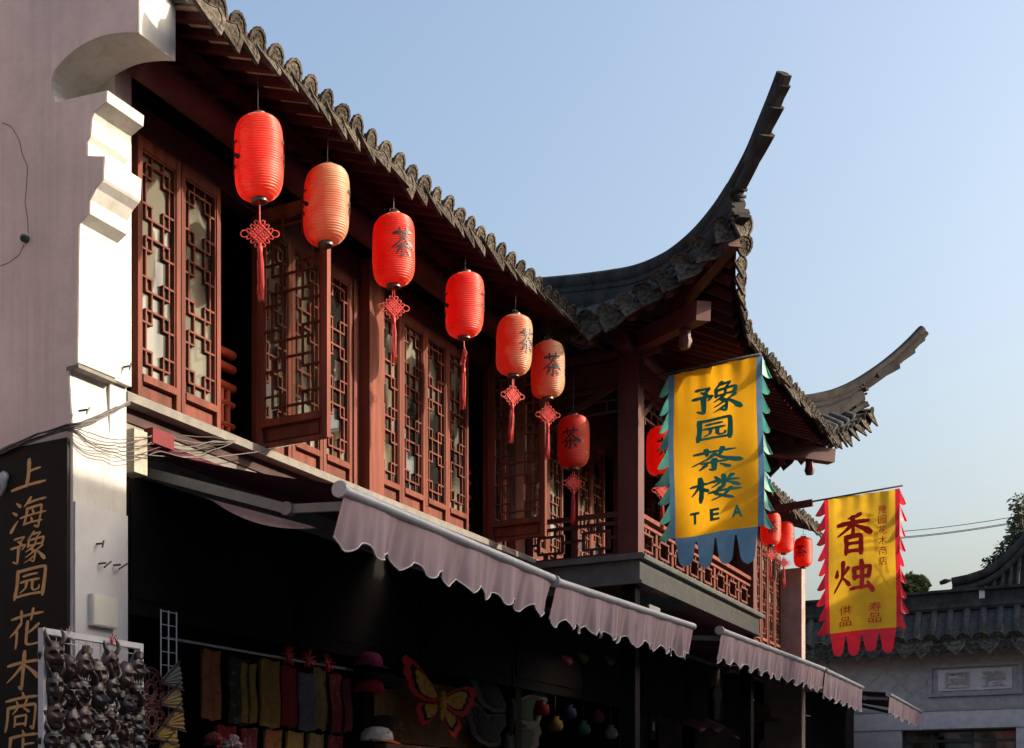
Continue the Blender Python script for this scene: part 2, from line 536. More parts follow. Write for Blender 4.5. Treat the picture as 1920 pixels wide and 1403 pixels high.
# ================================================================== roof tiles (shared meshes)
def drip_mesh(k=1.0, tilt=22):
    o = [(-.098, .025), (-.05, .008), (0, 0), (.05, .008), (.098, .025), (.103, -.03), (.082, -.082), (.05, -.118), (.022, -.15), (0, -.178), (-.022, -.15), (-.05, -.118), (-.082, -.082), (-.103, -.03)]
    a = math.radians(tilt)
    f = lambda x, z, y: (x * k, (y + z * math.sin(a)) * k, z * math.cos(a) * k)
    b = MB()
    n = len(o)
    inner = [(x * .78, -.02 + (z + .02) * .76) for x, z in o]
    vs = [f(x, z, -.010) for x, z in o] + [f(x, z, .010) for x, z in o] + [f(x, z, -.010) for x, z in inner] + [f(x, z, -.004) for x, z in inner]
    fs = [tuple(range(2 * n - 1, n - 1, -1)), tuple(range(3 * n, 4 * n))]
    for i in range(n):
        j = (i + 1) % n
        fs += [(i, j, n + j, n + i), (i, 2 * n + i, 2 * n + j, j), (2 * n + i, 3 * n + i, 3 * n + j, 2 * n + j)]
    # carved petals in the sunk field
    b.add(vs, fs)
    for (px, pz, r) in ((0, -.05, .03), (-.04, -.035, .022), (.04, -.035, .022), (0, -.1, .02)):
        ring = [f(px + r * math.cos(t * PI / 3), pz + r * math.sin(t * PI / 3), -.005) for t in range(6)]
        b.add(ring + [f(px, pz, -.016)], [(i, (i + 1) % 6, 6) for i in range(6)])
    return b


def cover_mesh(k=1.0, slope=.39):
    b = MB()
    for (y0, y1, r, dz) in ((0.0, .24, .066, 0.0), (.2, .46, .070, .004), (.42, .68, .066, .006)):
        n = 10
        vs = []
        for y in (y0, y1):
            for rr in (r, r - .016):
                for i in range(n + 1):
                    a = PI * i / n
                    vs.append((k * rr * math.cos(a), k * y, k * (rr * math.sin(a) + y * slope + dz)))
        m = n + 1
        fs = []
        for i in range(n):
            fs += [(i, i + 1, 2 * m + i + 1, 2 * m + i), (m + i, 3 * m + i, 3 * m + i + 1, m + i + 1), (i, m + i, m + i + 1, i + 1), (2 * m + i, 2 * m + i + 1, 3 * m + i + 1, 3 * m + i)]
        b.add(vs, fs)
    return b


def cap_mesh(k=1.0):
    # flower-edged fan that closes the lower end of a cover tile
    b = MB()
    n = 18
    out = []
    for i in range(n + 1):
        a = -0.30 + (PI + 0.60) * i / n
        r = .090 + .0025 * math.cos(i * PI)
        out.append((r * math.cos(a), r * math.sin(a)))
    f = lambda x, z, y: (k * x, k * (y - z * .28), k * z)
    vs = [f(x, z, -.012) for x, z in out] + [f(x, z, .010) for x, z in out] + [f(x * .8, z * .8, -.012) for x, z in out] + [f(x * .8, z * .8, -.004) for x, z in out]
    m = n + 1
    fs = [tuple(range(2 * m - 1, m - 1, -1)), tuple(range(3 * m, 4 * m))]
    for i in range(m):
        j = (i + 1) % m
        fs += [(i, j, m + j, m + i), (i, 2 * m + i, 2 * m + j, j), (2 * m + i, 3 * m + i, 3 * m + j, 2 * m + j)]
    b.add(vs, fs)
    for t in range(5):
        a = PI * (t + .5) / 5
        px, pz = .046 * math.cos(a), .046 * math.sin(a)
        ring = [f(px + .016 * math.cos(q * PI / 3), pz + .016 * math.sin(q * PI / 3), -.005) for q in range(6)]
        b.add(ring + [f(px, pz, -.014)], [(i, (i + 1) % 6, 6) for i in range(6)])
    return b


ME_DRIP = recalc(drip_mesh(1.36).mesh('drip_tile', M_TILE))
ME_DRIP2 = recalc(drip_mesh(1.42, 30).mesh('drip_tile', M_TILE))
ME_COVER = recalc(cover_mesh().mesh('cover_tile', M_TILE, True, 40))
ME_CAP = recalc(cap_mesh(1.14).mesh('eave_cap', M_TILE))


def eave_unit(roof, p, rz, pitch, tiltx=0.0, sc=1.0):
    """one drip tile and, half a pitch on, one cover tile with its cap"""
    j = lambda a: random.uniform(-a, a)
    d = link('drip_tile', random.choice((ME_DRIP, ME_DRIP2)), None, p, (tiltx + j(.14), j(.12), rz + j(.12)), (sc * random.uniform(.90, 1.10),) * 3)
    q = Vector(p) + Vector((math.cos(rz), math.sin(rz), 0)) * pitch / 2
    c = link('cover_tile', ME_COVER, None, q + Vector((0, 0, .015 + j(.008))), (tiltx, j(.04), rz + j(.03)), (sc,) * 3)
    e = link('eave_cap', ME_CAP, None, q + Vector((0, 0, .012 + j(.006))), (tiltx + j(.16), j(.12), rz + j(.10)), (sc * random.uniform(.90, 1.08),) * 3)
    for o in (d, c, e):
        o.parent = roof
        o.matrix_parent_inverse = Matrix.Identity(4)          # the roof mesh is already in world coordinates
    return d, c, e


# ================================================================== tea house (the long two-storey house)
YF = 6.0
ZS, ZT = 4.555, 6.508                       # foot and head of the upper windows
house = thing('tea_house', 'long two-storey red timber house with lattice windows hung with round red lanterns', 'building', (11.8, YF, 0))

b = MB()
b.box(7.9, 29.0, 8.9, 9.1, 0, 4.2)           # shop back wall
b.box(7.9, 22.1, 8.0, 8.1, 4.32, 8.05)       # upper back wall
b.box(7.9, 7.95, 6.1, 8.0, 4.32, 7.4)
b.box(15.9, 15.97, 6.13, 8.0, 4.32, 7.4)
b.box(22.0, 22.1, 6.13, 8.0, 4.32, 7.4)
b.box(7.9, 29.0, 6.05, 9.9, 4.18, 4.32)      # upper floor
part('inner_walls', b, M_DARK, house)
b = MB()
b.box(7.9, 29.0, 5.96, 6.08, 4.02, 4.365)    # rendered band under the sill
b.box(7.9, 8.0, 6.0, 8.9, 0, 4.1)
part('wall', b, M_CONC, house)
b = MB()
b.box(7.9, 16.2, 5.945, 6.06, 4.367, 4.47)
part('sill_beam', b, M_SILL, house)
b = MB()
b.prism([(7.9, 5.84, 4.472), (7.9, 6.04, 4.472), (7.9, 6.04, 4.552), (7.9, 5.87, 4.552), (7.9, 5.84, 4.53)], (8.3, 0, 0))
part('sill_ledge', b, M_CONC, house, fix=True)
b = MB()
b.box(7.9, 16.2, 5.97, 6.10, ZT + .002, 6.74)
part('lintel_beam', b, M_RAFT, house)
b = MB()
b.tube([(7.72, 5.62, 6.72), (16.0, 5.62, 6.72)], .105, 14)
part('purlin', b, M_RAFT, house, True, 40)
for x0, x1 in ((11.77, 12.075), (15.50, 15.80)):
    b = MB()
    b.box(x0, x1, 5.885, 6.12, 4.553, 6.74)
    part('column', b, M_WOOD, house)
b = MB()
b.box(11.60, 11.66, 5.96, 6.05, 4.553, ZT)
part('jamb', b, M_WOOD, house)
b = MB()
b.box(11.665, 11.768, 5.99, 6.04, 4.553, ZT)
part('jamb_panel', b, M_WOODD, house)


# ---- lattice windows
def window_meshes(w, h, key):
    fr = MB()
    sw = .055
    fr.box(0, sw, -.035, .03, 0, h)
    fr.box(w - sw, w, -.035, .03, 0, h)
    for z0, z1, y in ((0, .028, -.033), (.160, .212, -.045), (h - .085, h, -.033)):
        fr.box(sw, w - sw, y, .028, z0, z1)
    fr.box(sw, sw + .014, -.024, .02, .212, h - .085)      # inner beads
    fr.box(w - sw - .014, w - sw, -.024, .02, .212, h - .085)
    fr.box(sw + .014, w - sw - .014, -.024, .02, h - .099, h - .085)
    fr.box(sw + .014, w - sw - .014, -.024, .02, .212, .226)
    lo = MB()
    lo.box(sw, w - sw, .004, .018, .028, .160)
    lo.prism([(sw + .03, .004, .048), (w - sw - .03, .004, .048), (w - sw - .03, .004, .140), (sw + .03, .004, .140)], (0, -.012, 0))
    la = MB()
    x0, x1, z0, z1 = sw + .014, w - sw - .014, .226, h - .099
    W, H = x1 - x0, z1 - z0
    t = .0078
    X = lambda u: x0 + u * W

    def hb(u0, u1, z):
        la.box(X(u0) - (t if u0 > 0 else 0), X(u1) + (t if u1 < 1 else 0), -.020, .006, z - t, z + t)

    def vb(u, za, zb):
        la.box(X(u) - t, X(u) + t, -.0175, .004, za, zb)
    n = 3
    P = H / (n + .02)
    for k in range(n):
        zz = z1 - k * P                                   # section k, v measured downwards
        Z = lambda v: zz - v * P
        hb(.14, .86, Z(.12))
        hb(.14, .86, Z(.86))
        hb(0, .32, Z(.30))
        hb(.68, 1, Z(.30))
        hb(0, .32, Z(.68))
        hb(.68, 1, Z(.68))
        vb(.14, Z(.86), Z(.12))
        vb(.86, Z(.86), Z(.12))
        top = z1 if k == 0 else Z(-.32)
        vb(.32, Z(.30), top)
        vb(.68, Z(.30), top)
        if k == n - 1:
            vb(.32, z0, Z(.68))
            vb(.68, z0, Z(.68))
    pa = MB()
    pa.box(sw + .002, w - sw - .002, .0085, .0125, .214, h - .087)
    return dict(frame=fr.mesh('window_' + key, M_WOOD), lattice=la.mesh('lattice', M_WOOD), lower=recalc(lo.mesh('lower_panel', M_WOOD)), pane=pa.mesh('pane', M_GLASS))


M_CLEAR = bpy.data.materials.new('clear_glass')
M_CLEAR.use_nodes = True
_n = M_CLEAR.node_tree
for q in list(_n.nodes):
    if q.type == 'BSDF_PRINCIPLED':
        _n.nodes.remove(q)
_t = _n.nodes.new('ShaderNodeBsdfTransparent')
_t.inputs[0].default_value = (.72, .70, .66, 1)
_gl = _n.nodes.new('ShaderNodeBsdfGlossy')
_gl.inputs['Roughness'].default_value = 0.05
_nz = _n.nodes.new('ShaderNodeTexNoise')
_nz.inputs['Scale'].default_value = 3.0
_df = _n.nodes.new('ShaderNodeBsdfDiffuse')
_df.inputs[0].default_value = (.30, .28, .24, 1)
_fr = _n.nodes.new('ShaderNodeFresnel')
_mx = _n.nodes.new('ShaderNodeMixShader')
_m2 = _n.nodes.new('ShaderNodeMixShader')
_ml = _n.nodes.new('ShaderNodeMath')
_ml.operation = 'MULTIPLY'
_ml.inputs[1].default_value = 0.16
_n.links.new(_nz.outputs[0], _ml.inputs[0])
_n.links.new(_ml.outputs[0], _m2.inputs[0])
_n.links.new(_t.outputs[0], _m2.inputs[1])
_n.links.new(_df.outputs[0], _m2.inputs[2])
_n.links.new(_fr.outputs[0], _mx.inputs[0])
_n.links.new(_m2.outputs[0], _mx.inputs[1])
_n.links.new(_gl.outputs[0], _mx.inputs[2])
_n.links.new(_mx.outputs[0], _n.nodes['Material Output'].inputs['Surface'])

WM = window_meshes(.553, ZT - ZS, 'leaf')
WC = window_meshes(.655, ZT - ZS, 'casement')
WC['pane'].materials[0] = M_CLEAR


def put_window(parent, m, loc, rz=0.0, name='window', label=None, sx=1.0):
    w = link(name, m['frame'], None, loc, (0, 0, rz), (sx, 1, 1))
    w.parent = parent
    w.matrix_parent_inverse = Matrix.Translation(-Vector(parent.location))
    if label:
        w['label'] = label
    for k, n in (('lattice', 'lattice'), ('lower', 'lower_panel'), ('pane', 'pane')):
        c = bpy.data.objects.new(n, m[k])
        COL.objects.link(c)
        c.parent = w
    return w


for i in (0, 1, 3, 4, 5):
    put_window(house, WM, (8.195 + i * .565, YF, ZS))
for i in (0, 1, 2, 3, 5):
    put_window(house, WM, (12.085 + i * .559, YF, ZS))
put_window(house, WC, (9.868, 5.955, ZS), -PI / 2 + .02, 'casement', 'lattice casement standing open beside the second lantern')
put_window(house, WC, (14.868, 5.955, ZS), -PI / 2 + .0, 'casement', 'lattice casement standing open below the sixth lantern')

# balustrades seen through the two open windows
for x0, x1 in ((9.30, 9.90), (14.30, 14.92)):
    bal = MB()
    for z in (5.38, 5.26, 5.10):
        bal.tube([(x0, 6.22, z), (x1, 6.22, z)], .038, 10)
    for z in (4.90, 4.72, 4.60):
        bal.tube([(x0, 6.22, z), (x0 + .30, 6.22, z)], .028, 8)
        bal.tube([(x0 + .36, 6.22, z + .06), (x1, 6.22, z + .06)], .028, 8)
    for x in (x0 + .12, x0 + .30, x0 + .42, x1 - .08):
        bal.tube([(x, 6.225, 4.5), (x, 6.225, 5.10)], .026, 8)
    part('balustrade', bal, M_BALU, house, True, 40)

# inside, a fluorescent tube holder and some hanging knots glimpsed in the dark rooms
b = MB()
b.box(14.2, 15.6, 7.6, 7.68, 6.05, 6.10)
b.box(14.2, 15.6, 7.8, 7.88, 6.05, 6.10)
part('ceiling_batten', b, M_WIRE, house)

# ---- main roof
XA0, XA1, YE, ZE, SL = 7.62, 15.15, 5.0, 6.895, .39
b = MB()
b.box(XA0 + .12, XA1 + .9, 4.995, 5.03, ZE - .075, ZE + .015)
roofA = MB()
vs = [(XA0, 5.22, ZE + .012 + .22 * SL), (XA1 + 1.2, 5.22, ZE + .012 + .22 * SL), (XA1 + 1.2, 9.6, ZE + .012 + 4.6 * SL), (XA0, 9.6, ZE + .012 + 4.6 * SL)]
roofA.prism(vs, (0, 0, .05))
roofA = part('roof', roofA, M_TILED, house, fix=True)
part('eave_board', b, M_RAFT, roofA)
so = MB()
so.prism([(7.73, 5.03, ZE - .003), (XA1 + 1.0, 5.03, ZE - .003), (XA1 + 1.0, 5.40, ZE - .003 + .37 * SL), (7.73, 5.40, ZE - .003 + .37 * SL)], (0, 0, .012))
sd = MB()
sd.prism([(7.73, 5.402, ZE - .003 + .372 * SL), (XA1 + 1.0, 5.402, ZE - .003 + .372 * SL), (XA1 + 1.0, 7.4, ZE - .003 + 2.37 * SL), (7.73, 7.4, ZE - .003 + 2.37 * SL)], (0, 0, .012))
part('eave_boards', sd, M_RAFT, roofA, fix=True)
part('eave_bricks', so, M_BRICKB, roofA, fix=True)
rf = MB()
rf.bar((0, .04, -.036 + .02 * SL), (0, 1.75, -.036 + 1.75 * SL), .066, .052)
ME_RAFT = rf.mesh('rafter', M_RAFT)
rf = MB()
rf.bar((0, .62, -.155 + .62 * SL), (0, 1.75, -.155 + 1.75 * SL), .09, .09)
ME_RAFT2 = rf.mesh('lower_rafter', M_RAFT)
x = XA0 + .215
while x < XA1 + .6:
    link('rafter', ME_RAFT, roofA, (x - 0, 5.0, ZE), (0, 0, 0))
    link('lower_rafter', ME_RAFT2, roofA, (x, 5.0, ZE), (0, 0, 0))
    x += .25
b = MB()
b.box(7.74, 16.0, 5.60, 5.64, ZE + .24 - .17, ZE + .24 - .055)
part('rafter_board', b, M_RAFT, roofA)
x = XA0
PITCH = .25
tr = MB()
while x < XA1 + .2:
    eave_unit(roofA, (x, YE - .01, ZE - .035), 0, PITCH)
    tr.tube([(x + PITCH / 2, 5.6, ZE + .05 + .6 * SL), (x + PITCH / 2, 9.5, ZE + .05 + 4.5 * SL)], .062, 6)
    x += PITCH
o = part('tile_rows', tr, M_TILED, roofA, True)
o['kind'] = 'stuff'

# ---- shop front under the upper floor
b = MB()
x = 8.0
k = 0
while x < 28.8:
    x2 = min(x + 2.55, 28.9)
    b.box(x + .02, x2 - .02, 5.985, 6.04, 3.0, 4.0)
    b.box(x + .12, x2 - .12, 5.972, 5.985, 3.12, 3.88)
    x = x2
part('shop_fascia', b, M_JET, house)
for xx in (8.05, 12.0, 15.9, 19.9, 24.0, 28.6):
    b = MB()
    b.box(xx - .1, xx + .1, 6.0, 6.2, 0, 3.0)
    part('shop_post', b, M_JET, house)
b = MB()
b.box(8.0, 29.0, 6.0, 9.0, 0.002, 0.12)
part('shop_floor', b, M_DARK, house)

# ================================================================== white gable wall on the left
XW = 7.295
gw = thing('gable_wall', 'white plastered gable wall with stepped corbels and a curved hood above', 'wall', (XW, 5.9, 0))
prof = [(5.850, 0), (5.850, 4.126), (5.878, 4.50), (5.868, 4.546), (5.806, 4.575), (5.792, 5.470), (5.785, 5.502), (5.705, 5.545), (5.700, 5.635),
        (5.650, 5.700), (5.600, 5.735), (5.588, 5.75), (5.580, 5.894), (5.640, 5.91), (5.720, 5.935), (5.722, 6.03), (5.696, 6.061), (5.684, 6.175), (5.668, 6.21), (5.600, 6.238), (5.565, 6.25), (5.558, 6.322)]
arch = [(6.000, 6.375), (6.025, 6.43), (6.038, 6.48), (6.036, 6.535), (6.012, 6.575), (5.975, 6.607), (5.930, 6.633), (5.882, 6.653), (5.825, 6.670), (5.768, 6.681), (5.700, 6.689), (5.633, 6.691), (5.555, 6.684), (5.478, 6.668), (5.385, 6.644), (5.297, 6.614)]
poly = [(9.4, 0)] + prof + arch + [(5.297, 8.2), (9.4, 8.2)]
b = MB()
b.prism([(XW, y, z) for y, z in poly], (.41, 0, 0))
part('corbelled_end', b, M_WHITE, gw, fix=True)
fl = [(9.4, 0)] + [(y + .006, z) for y, z in prof] + [(y + .004, z - .004 if z < 6.55 else z + .006) for y, z in arch] + [(5.303, 8.2), (9.4, 8.2)]
b = MB()
b.prism([(XW - .004, y, z) for y, z in fl], (.003, 0, 0))
part('flank_shade_tint', b, M_SHADEW, gw, fix=True)  # same plaster as the end, with a warm shade tint put into its colour
part('pillar_strip', MB().box(7.7055, 7.898, 5.807, 6.6, 4.56, 7.0), M_WHITE, gw)
part('pillar_foot', MB().box(7.7055, 7.898, 5.852, 6.6, 0, 4.559), M_WHITE, gw)
# three thin string courses run round the pillar
for z0, z1, y in ((4.535, 4.558, 5.79),):
    part('string_course', MB().box(XW - .012, 7.705, y + .004, 5.9, z0, z1), M_CONC, gw)
# cracks in the shaded flank
def crack(pts):
    c = MB()
    P = [PX(x, y, XW - .0052) for x, y in pts]
    c.tube(P, .0022, 4)
    part('crack', c, M_STEEL, gw)
crack([(5, 230), (22, 238), (36, 262), (42, 290), (52, 312), (50, 345), (47, 380), (52, 410), (53, 438)])
crack([(45, 460), (36, 478), (18, 492), (0, 499)])
c = PX(51, 449, XW)
b = MB()
b.tube([c + Vector((.03, 0, 0)), c + Vector((-.045, 0, -.004)), c + Vector((-.06, -.015, -.02))], [.026, .026, .02], 12)
tag(part('drain_pipe', b, M_STEEL, None, True, 40), 'short black pipe stub poking out of the shaded plaster wall', 'pipe')

p = PX(10, 890, XW - .05)
b = MB()
b.tube([p + Vector((.05, .10, -.16)), p + Vector((0, .02, -.10)), p + Vector((-.01, 0, 0)), p + Vector((-.012, -.01, .012))], [.016, .018, .034, .02], 10)
tag(part('metal_spigot', b, M_METAL, None, True), 'rounded silver pipe end in front of the black sign at the picture edge', 'pipe')

# black vertical shop sign with gold running script
sg = thing('shop_sign', 'tall black vertical signboard with gold Chinese brush characters on the shaded wall', 'sign', (XW - .02, 6.4, 0))
b = MB()
b.box(XW - .035, XW - .006, 5.872, 7.2, 1.0, 4.075)
part('board', b, M_BLACK, sg)
for ch, zc, yc, hh in (('上', 3.878, 6.205, .24), ('海', 3.603, 6.21, .26), ('豫', 3.367, 6.215, .25), ('园', 3.134, 6.20, .25), ('花', 2.819, 6.235, .29), ('木', 2.533, 6.26, .29), ('商', 2.251, 6.28, .29), ('店', 2.0, 6.28, .27)):
    m = MB()
    glyph(m, ch, lambda u, v, k: (XW - .0362 - .0004 * k, yc - (u - .5) * .33 - (v - .5) * .03, zc + (v - .5) * hh * .94 + (u - .5) * .02), 1.25)
    part('character', m, M_GOLD, sg)

# grey sheet and junction box on the pillar foot
tag(part('patch_board', MB().box(7.30, 7.893, 5.835, 5.846, 2.3, 3.65), M_BOARD, None), 'thin pale grey sheet fixed to the foot of the white pillar', 'board')
jb = MB()
jb.box(7.44, 7.72, 5.795, 5.834, 2.83, 3.045)
jb.box(7.448, 7.712, 5.789, 5.795, 2.838, 3.037)
tag(part('junction_box', jb, M_PLBOX, None), 'square cream junction box screwed to the pillar sheet', 'junction box')
for px, py, tx in ((182, 1020, 0), (186, 1057, .06), (214, 1060, .08), (152, 770, 0.02), (233, 688, 0)):
    p = PY(px, py, 5.83 if py > 900 else 5.80)
    m = MB()
    m.bar(p + Vector((0, .02, 0)), p + Vector((.01, -.05, .0)), .012, .012)
    m.bar(p + Vector((0, -.045, -.03)), p + Vector((tx + .01, -.05, .02)), .010, .010)
    tag(part('rusty_hook', m, M_STEEL, None), {1020: 'upright rusty hook above two others on the pale pillar sheet', 1057: 'rusty hook on the pale sheet, the middle of three', 1060: 'rusty hook on the pale sheet, next to the pillar edge', 770: 'rusty bracket stub at the corner of the white pillar', 688: 'star-shaped rusty stub high on the sunlit white pillar'}[py], 'hook')

# ================================================================== corner pavilion with upturned eaves
XB0, XB1, YB = 15.98, 22.1, 4.59
pv = thing('corner_pavilion', 'projecting balcony pavilion with sweeping upturned roof corners', 'building', (19, 5.2, 0))
b = MB()
b.box(XB0 + .03, XB1 - .03, YB + .03, 5.95, 4.135, 4.40)
b.box(XB0, XB1, YB, 5.95, 4.130, 4.165)
part('balcony_slab', b, M_FASCIA, pv)
b = MB()
b.prism([(XB0 - .03, YB - .03, 4.402), (XB0 - .03, YB + .3, 4.402), (XB0 - .03, YB + .3, 4.472), (XB0 - .03, YB - .01, 4.472), (XB0 - .03, YB - .045, 4.445)], (XB1 - XB0 + .06, 0, 0))
b.box(XB0 - .045, XB0 + .3, YB + .302, 5.95, 4.402, 4.472)
part('balcony_cornice', b, M_FASCIA, pv, fix=True)
posts = [(16.02, 4.64), (21.80, 4.64)]
for px, py in posts:
    b = MB()
    b.box(px, px + .23, py, py + .23, 4.473, 6.82)
    part('post', b, M_WOODD, pv)
    b = MB()
    b.box(px + .02, px + .20, py + .04, py + .2, 0, 4.13)
    part('lower_post', b, M_JET, pv)
b = MB()
b.box(16.25, 21.8, 4.68, 4.82, 6.46, 6.72)
part('front_beam', b, M_WOODD, pv)
b = MB()
b.box(16.06, 16.21, 4.87, 5.93, 6.46, 6.72)
part('side_beam', b, M_WOODD, pv)
b = MB()
b.tube([(15.7, 4.75, 6.83), (22.4, 4.75, 6.83)], .10, 12)
b.tube([(16.13, 4.4, 6.83), (16.13, 6.2, 6.83)], .099, 12)
part('eave_purlin', b, M_WOODD, pv, True, 40)


def fret(mb, P, L, z0, z1, unit, t=.0125, d=.022, big=.30):
    """balcony fretwork between two rails; P(s, z, o) -> point at distance s along the rail, o outward"""
    def hb(s0, s1, z, tt=t):
        a, c = P(s0 - t, z, 0), P(s1 + t, z, 0)
        mb.bar(a, c, d * 2, tt * 2)

    def vb(s, za, zb):
        mb.bar(P(s, za, .001), P(s, zb, .001), t * 2, d * 2 - .004, up=Vector(P(1, 0, 0)) - Vector(P(0, 0, 0)))
    n = max(1, round(L / unit))
    u = L / n
    zm = (z0 + z1) / 2
    H = z1 - z0
    for k in range(n):
        c = (k + .5) * u
        a = u * .27
        hb(c - a, c + a, zm + H * .30)
        hb(c - a, c + a, zm - H * .30)
        vb(c - a, zm - H * .30, zm + H * .30)
        vb(c + a, zm - H * .30, zm + H * .30)
        for sx in (-.10, .10):
            vb(c + sx * u, zm + H * .30, z1)
            vb(c + sx * u, z0, zm - H * .30)
        hb(c + a, c + u / 2, zm + .02)
        hb(c - u / 2, c - a, zm + .02)
        vb(k * u + .0, z0, z1)
        vb(k * u + .07 * u, z0, z1)


def railing(A, B, z0, z1, unit, name, parent, m):
    A, B = Vector(A), Vector(B)
    D = (B - A)
    L = D.length
    D.normalize()
    nrm = Vector((D.y, -D.x, 0))
    P = lambda s, z, o: A + D * s + Vector((0, 0, z)) + nrm * o
    r = MB()
    r.bar(P(0, z1, 0), P(L, z1, 0), .075, .05)
    o = part(name, r, m, parent)
    r = MB()
    r.bar(P(0, z1 - .10, 0), P(L, z1 - .10, 0), .05, .035)
    part('middle_rail', r, m, o)
    r = MB()
    r.bar(P(0, z0 + .02, 0), P(L, z0 + .02, 0), .055, .04)
    part('bottom_rail', r, m, o)
    r = MB()
    fret(r, P, L, z0 + .04, z1 - .118, unit)
    part('fretwork', r, m, o)
    return o


railing((16.25, 4.71, 0), (21.80, 4.71, 0), 4.474, 4.96, .69, 'front_railing', pv, M_WOOD)
railing((16.08, 5.94, 0), (16.08, 4.87, 0), 4.474, 4.96, .53, 'side_railing', pv, M_WOODD)


def frieze(A, B, z0, z1, name):
    A, B = Vector(A), Vector(B)
    D = B - A
    L = D.length
    D.normalize()
    r = MB()
    P = lambda s, z: A + D * s + Vector((0, 0, z))
    r.bar(P(0, z1), P(L, z1), .04, .04)
    r.bar(P(0, z0), P(L, z0), .03, .025)
    r.bar(P(0, (z0 + z1) / 2), P(L, (z0 + z1) / 2), .024, .018)
    n = int(L / .13)
    for k in range(n + 1):
        s = L * k / n
        za, zb = (z0, (z0 + z1) / 2) if k % 2 else ((z0 + z1) / 2, z1)
        r.bar(P(s, za), P(s, zb), .018, .02, up=D)
        if k % 3 == 0:
            r.bar(P(s, z0 - .07), P(s, z0), .02, .02, up=D)
    part(name, r, M_WOODD, pv)


frieze((16.26, 4.75, 0), (21.79, 4.75, 0), 6.16, 6.43, 'front_frieze')
frieze((16.13, 4.88, 0), (16.13, 5.92, 0), 6.16, 6.43, 'side_frieze')
b = MB()
b.bar((16.13, 5.9, 6.0), (16.13, 4.85, 6.5), .05, .07)
b.bar((16.3, 4.75, 6.05), (17.0, 4.75, 6.45), .05, .07)
part('brace', b, M_WOODD, pv)
# wall of windows behind the balcony
for i in range(10):
    if i in (2, 5):
        continue
    put_window(pv, WM, (16.30 + i * .565, 6.02, ZS))
b = MB()
b.box(16.0, 22.1, 6.0, 6.12, ZT + .004, 7.1)
b.box(21.96, 22.1, 4.9, 6.0, 4.473, 6.9)
part('wall_frame', b, M_WOODD, pv)

# ---- pavilion roof
ZL = 6.77
CXL, CXR, CYF = 14.65, 22.92, 3.26


def q(a, r, w):
    return r * max(0.0, 1 - a / w) ** 2


def rise(a):
    return q(a, .64, 1.9)


def flare(a):
    return q(a, .30, 1.9)


def sheet_front(X, d):
    a = min(X - (CXL + d), (CXR - d) - X)
    a = max(a, 0)
    y = CYF + d + (.30 - flare(a)) * (1 - d / 3.4)
    z = ZL + .04 + .34 * d + .02 * d * d + rise(a) * max(0, 1 - d / 1.7) ** 1.5
    return Vector((X, y, z))


def sheet_side(Y, d, sgn):
    a = max(0, Y - (CYF + d))
    x = d + (.30 - flare(a)) * (1 - d / 3.4)
    z = ZL + .04 + .34 * d + .02 * d * d + rise(a) * max(0, 1 - d / 1.7) ** 1.5
    return Vector((CXL + x if sgn < 0 else CXR - x, Y, z))


DM = 3.35
rb = MB()
for dz, flip in ((0, 0), (-.03, 1)):
    up = Vector((0, 0, dz))
    rb.grid(lambda u, v: sheet_front((CXL + v * DM) + (CXR - CXL - 2 * v * DM) * u, v * DM) + up, 60, 16)
    for sgn in (-1, 1):
        rb.grid(lambda u, v: sheet_side((CYF + v * DM) + (7.3 - CYF - v * DM) * u, v * DM, sgn) + up, 30, 16)
roofB = part('roof', rb, M_TILED, pv, True)
sb = MB()
sb.grid(lambda u, v: sheet_front((CXL + .04 + v * 1.7) + (CXR - CXL - .08 - 2 * v * 1.7) * u, .02 + v * 1.7) + Vector((0, 0, -.062)), 60, 10)
for sgn in (-1, 1):
    sb.grid(lambda u, v: sheet_side((CYF + .04 + v * 1.7) + (6.4 - CYF - v * 1.7) * u, .02 + v * 1.7, sgn) + Vector((0, 0, -.062)), 30, 10)
part('soffit', sb, M_RAFT, roofB, True)
eb = MB()
eb.grid(lambda u, v: sheet_front(CXL + .01 + (CXR - CXL - .02) * u, 0) + Vector((0, .02, -.125 + .15 * v)), 70, 1)
eb.grid(lambda u, v: sheet_front(CXL + .01 + (CXR - CXL - .02) * u, 0) + Vector((0, .05, -.125 + .15 * v)), 70, 1)
for sgn in (-1, 1):
    for ox in (.02, .05):
        eb.grid(lambda u, v: sheet_side(CYF + .01 + (6.2 - CYF) * u, 0, sgn) + Vector((-sgn * ox, 0, -.125 + .15 * v)), 40, 1)
part('eave_board', eb, M_RAFT, roofB, True)
# rafters
X = CXL + .12
while X < CXR - .05:
    a = min(X - CXL, CXR - X)
    r = MB()
    dmx = min(1.6, max(.12, a))
    P = [sheet_front(X, d) + Vector((0, .03, -.115)) for d in [dmx * i / 4 for i in range(5)]]
    for i in range(4):
        r.bar(P[i], P[i + 1], .08, .095)
    part('rafter', r, M_RAFT, roofB)
    X += .205
for sgn in (-1, 1):
    Y = CYF + .12
    while Y < 6.0:
        r = MB()
        dmx = min(1.3, max(.12, Y - CYF))
        P = [sheet_side(Y, d, sgn) + Vector((.03 * -sgn, 0, -.115)) for d in [dmx * i / 4 for i in range(5)]]
        for i in range(4):
            r.bar(P[i], P[i + 1], .08, .095)
        part('rafter', r, M_RAFT, roofB)
        Y += .205


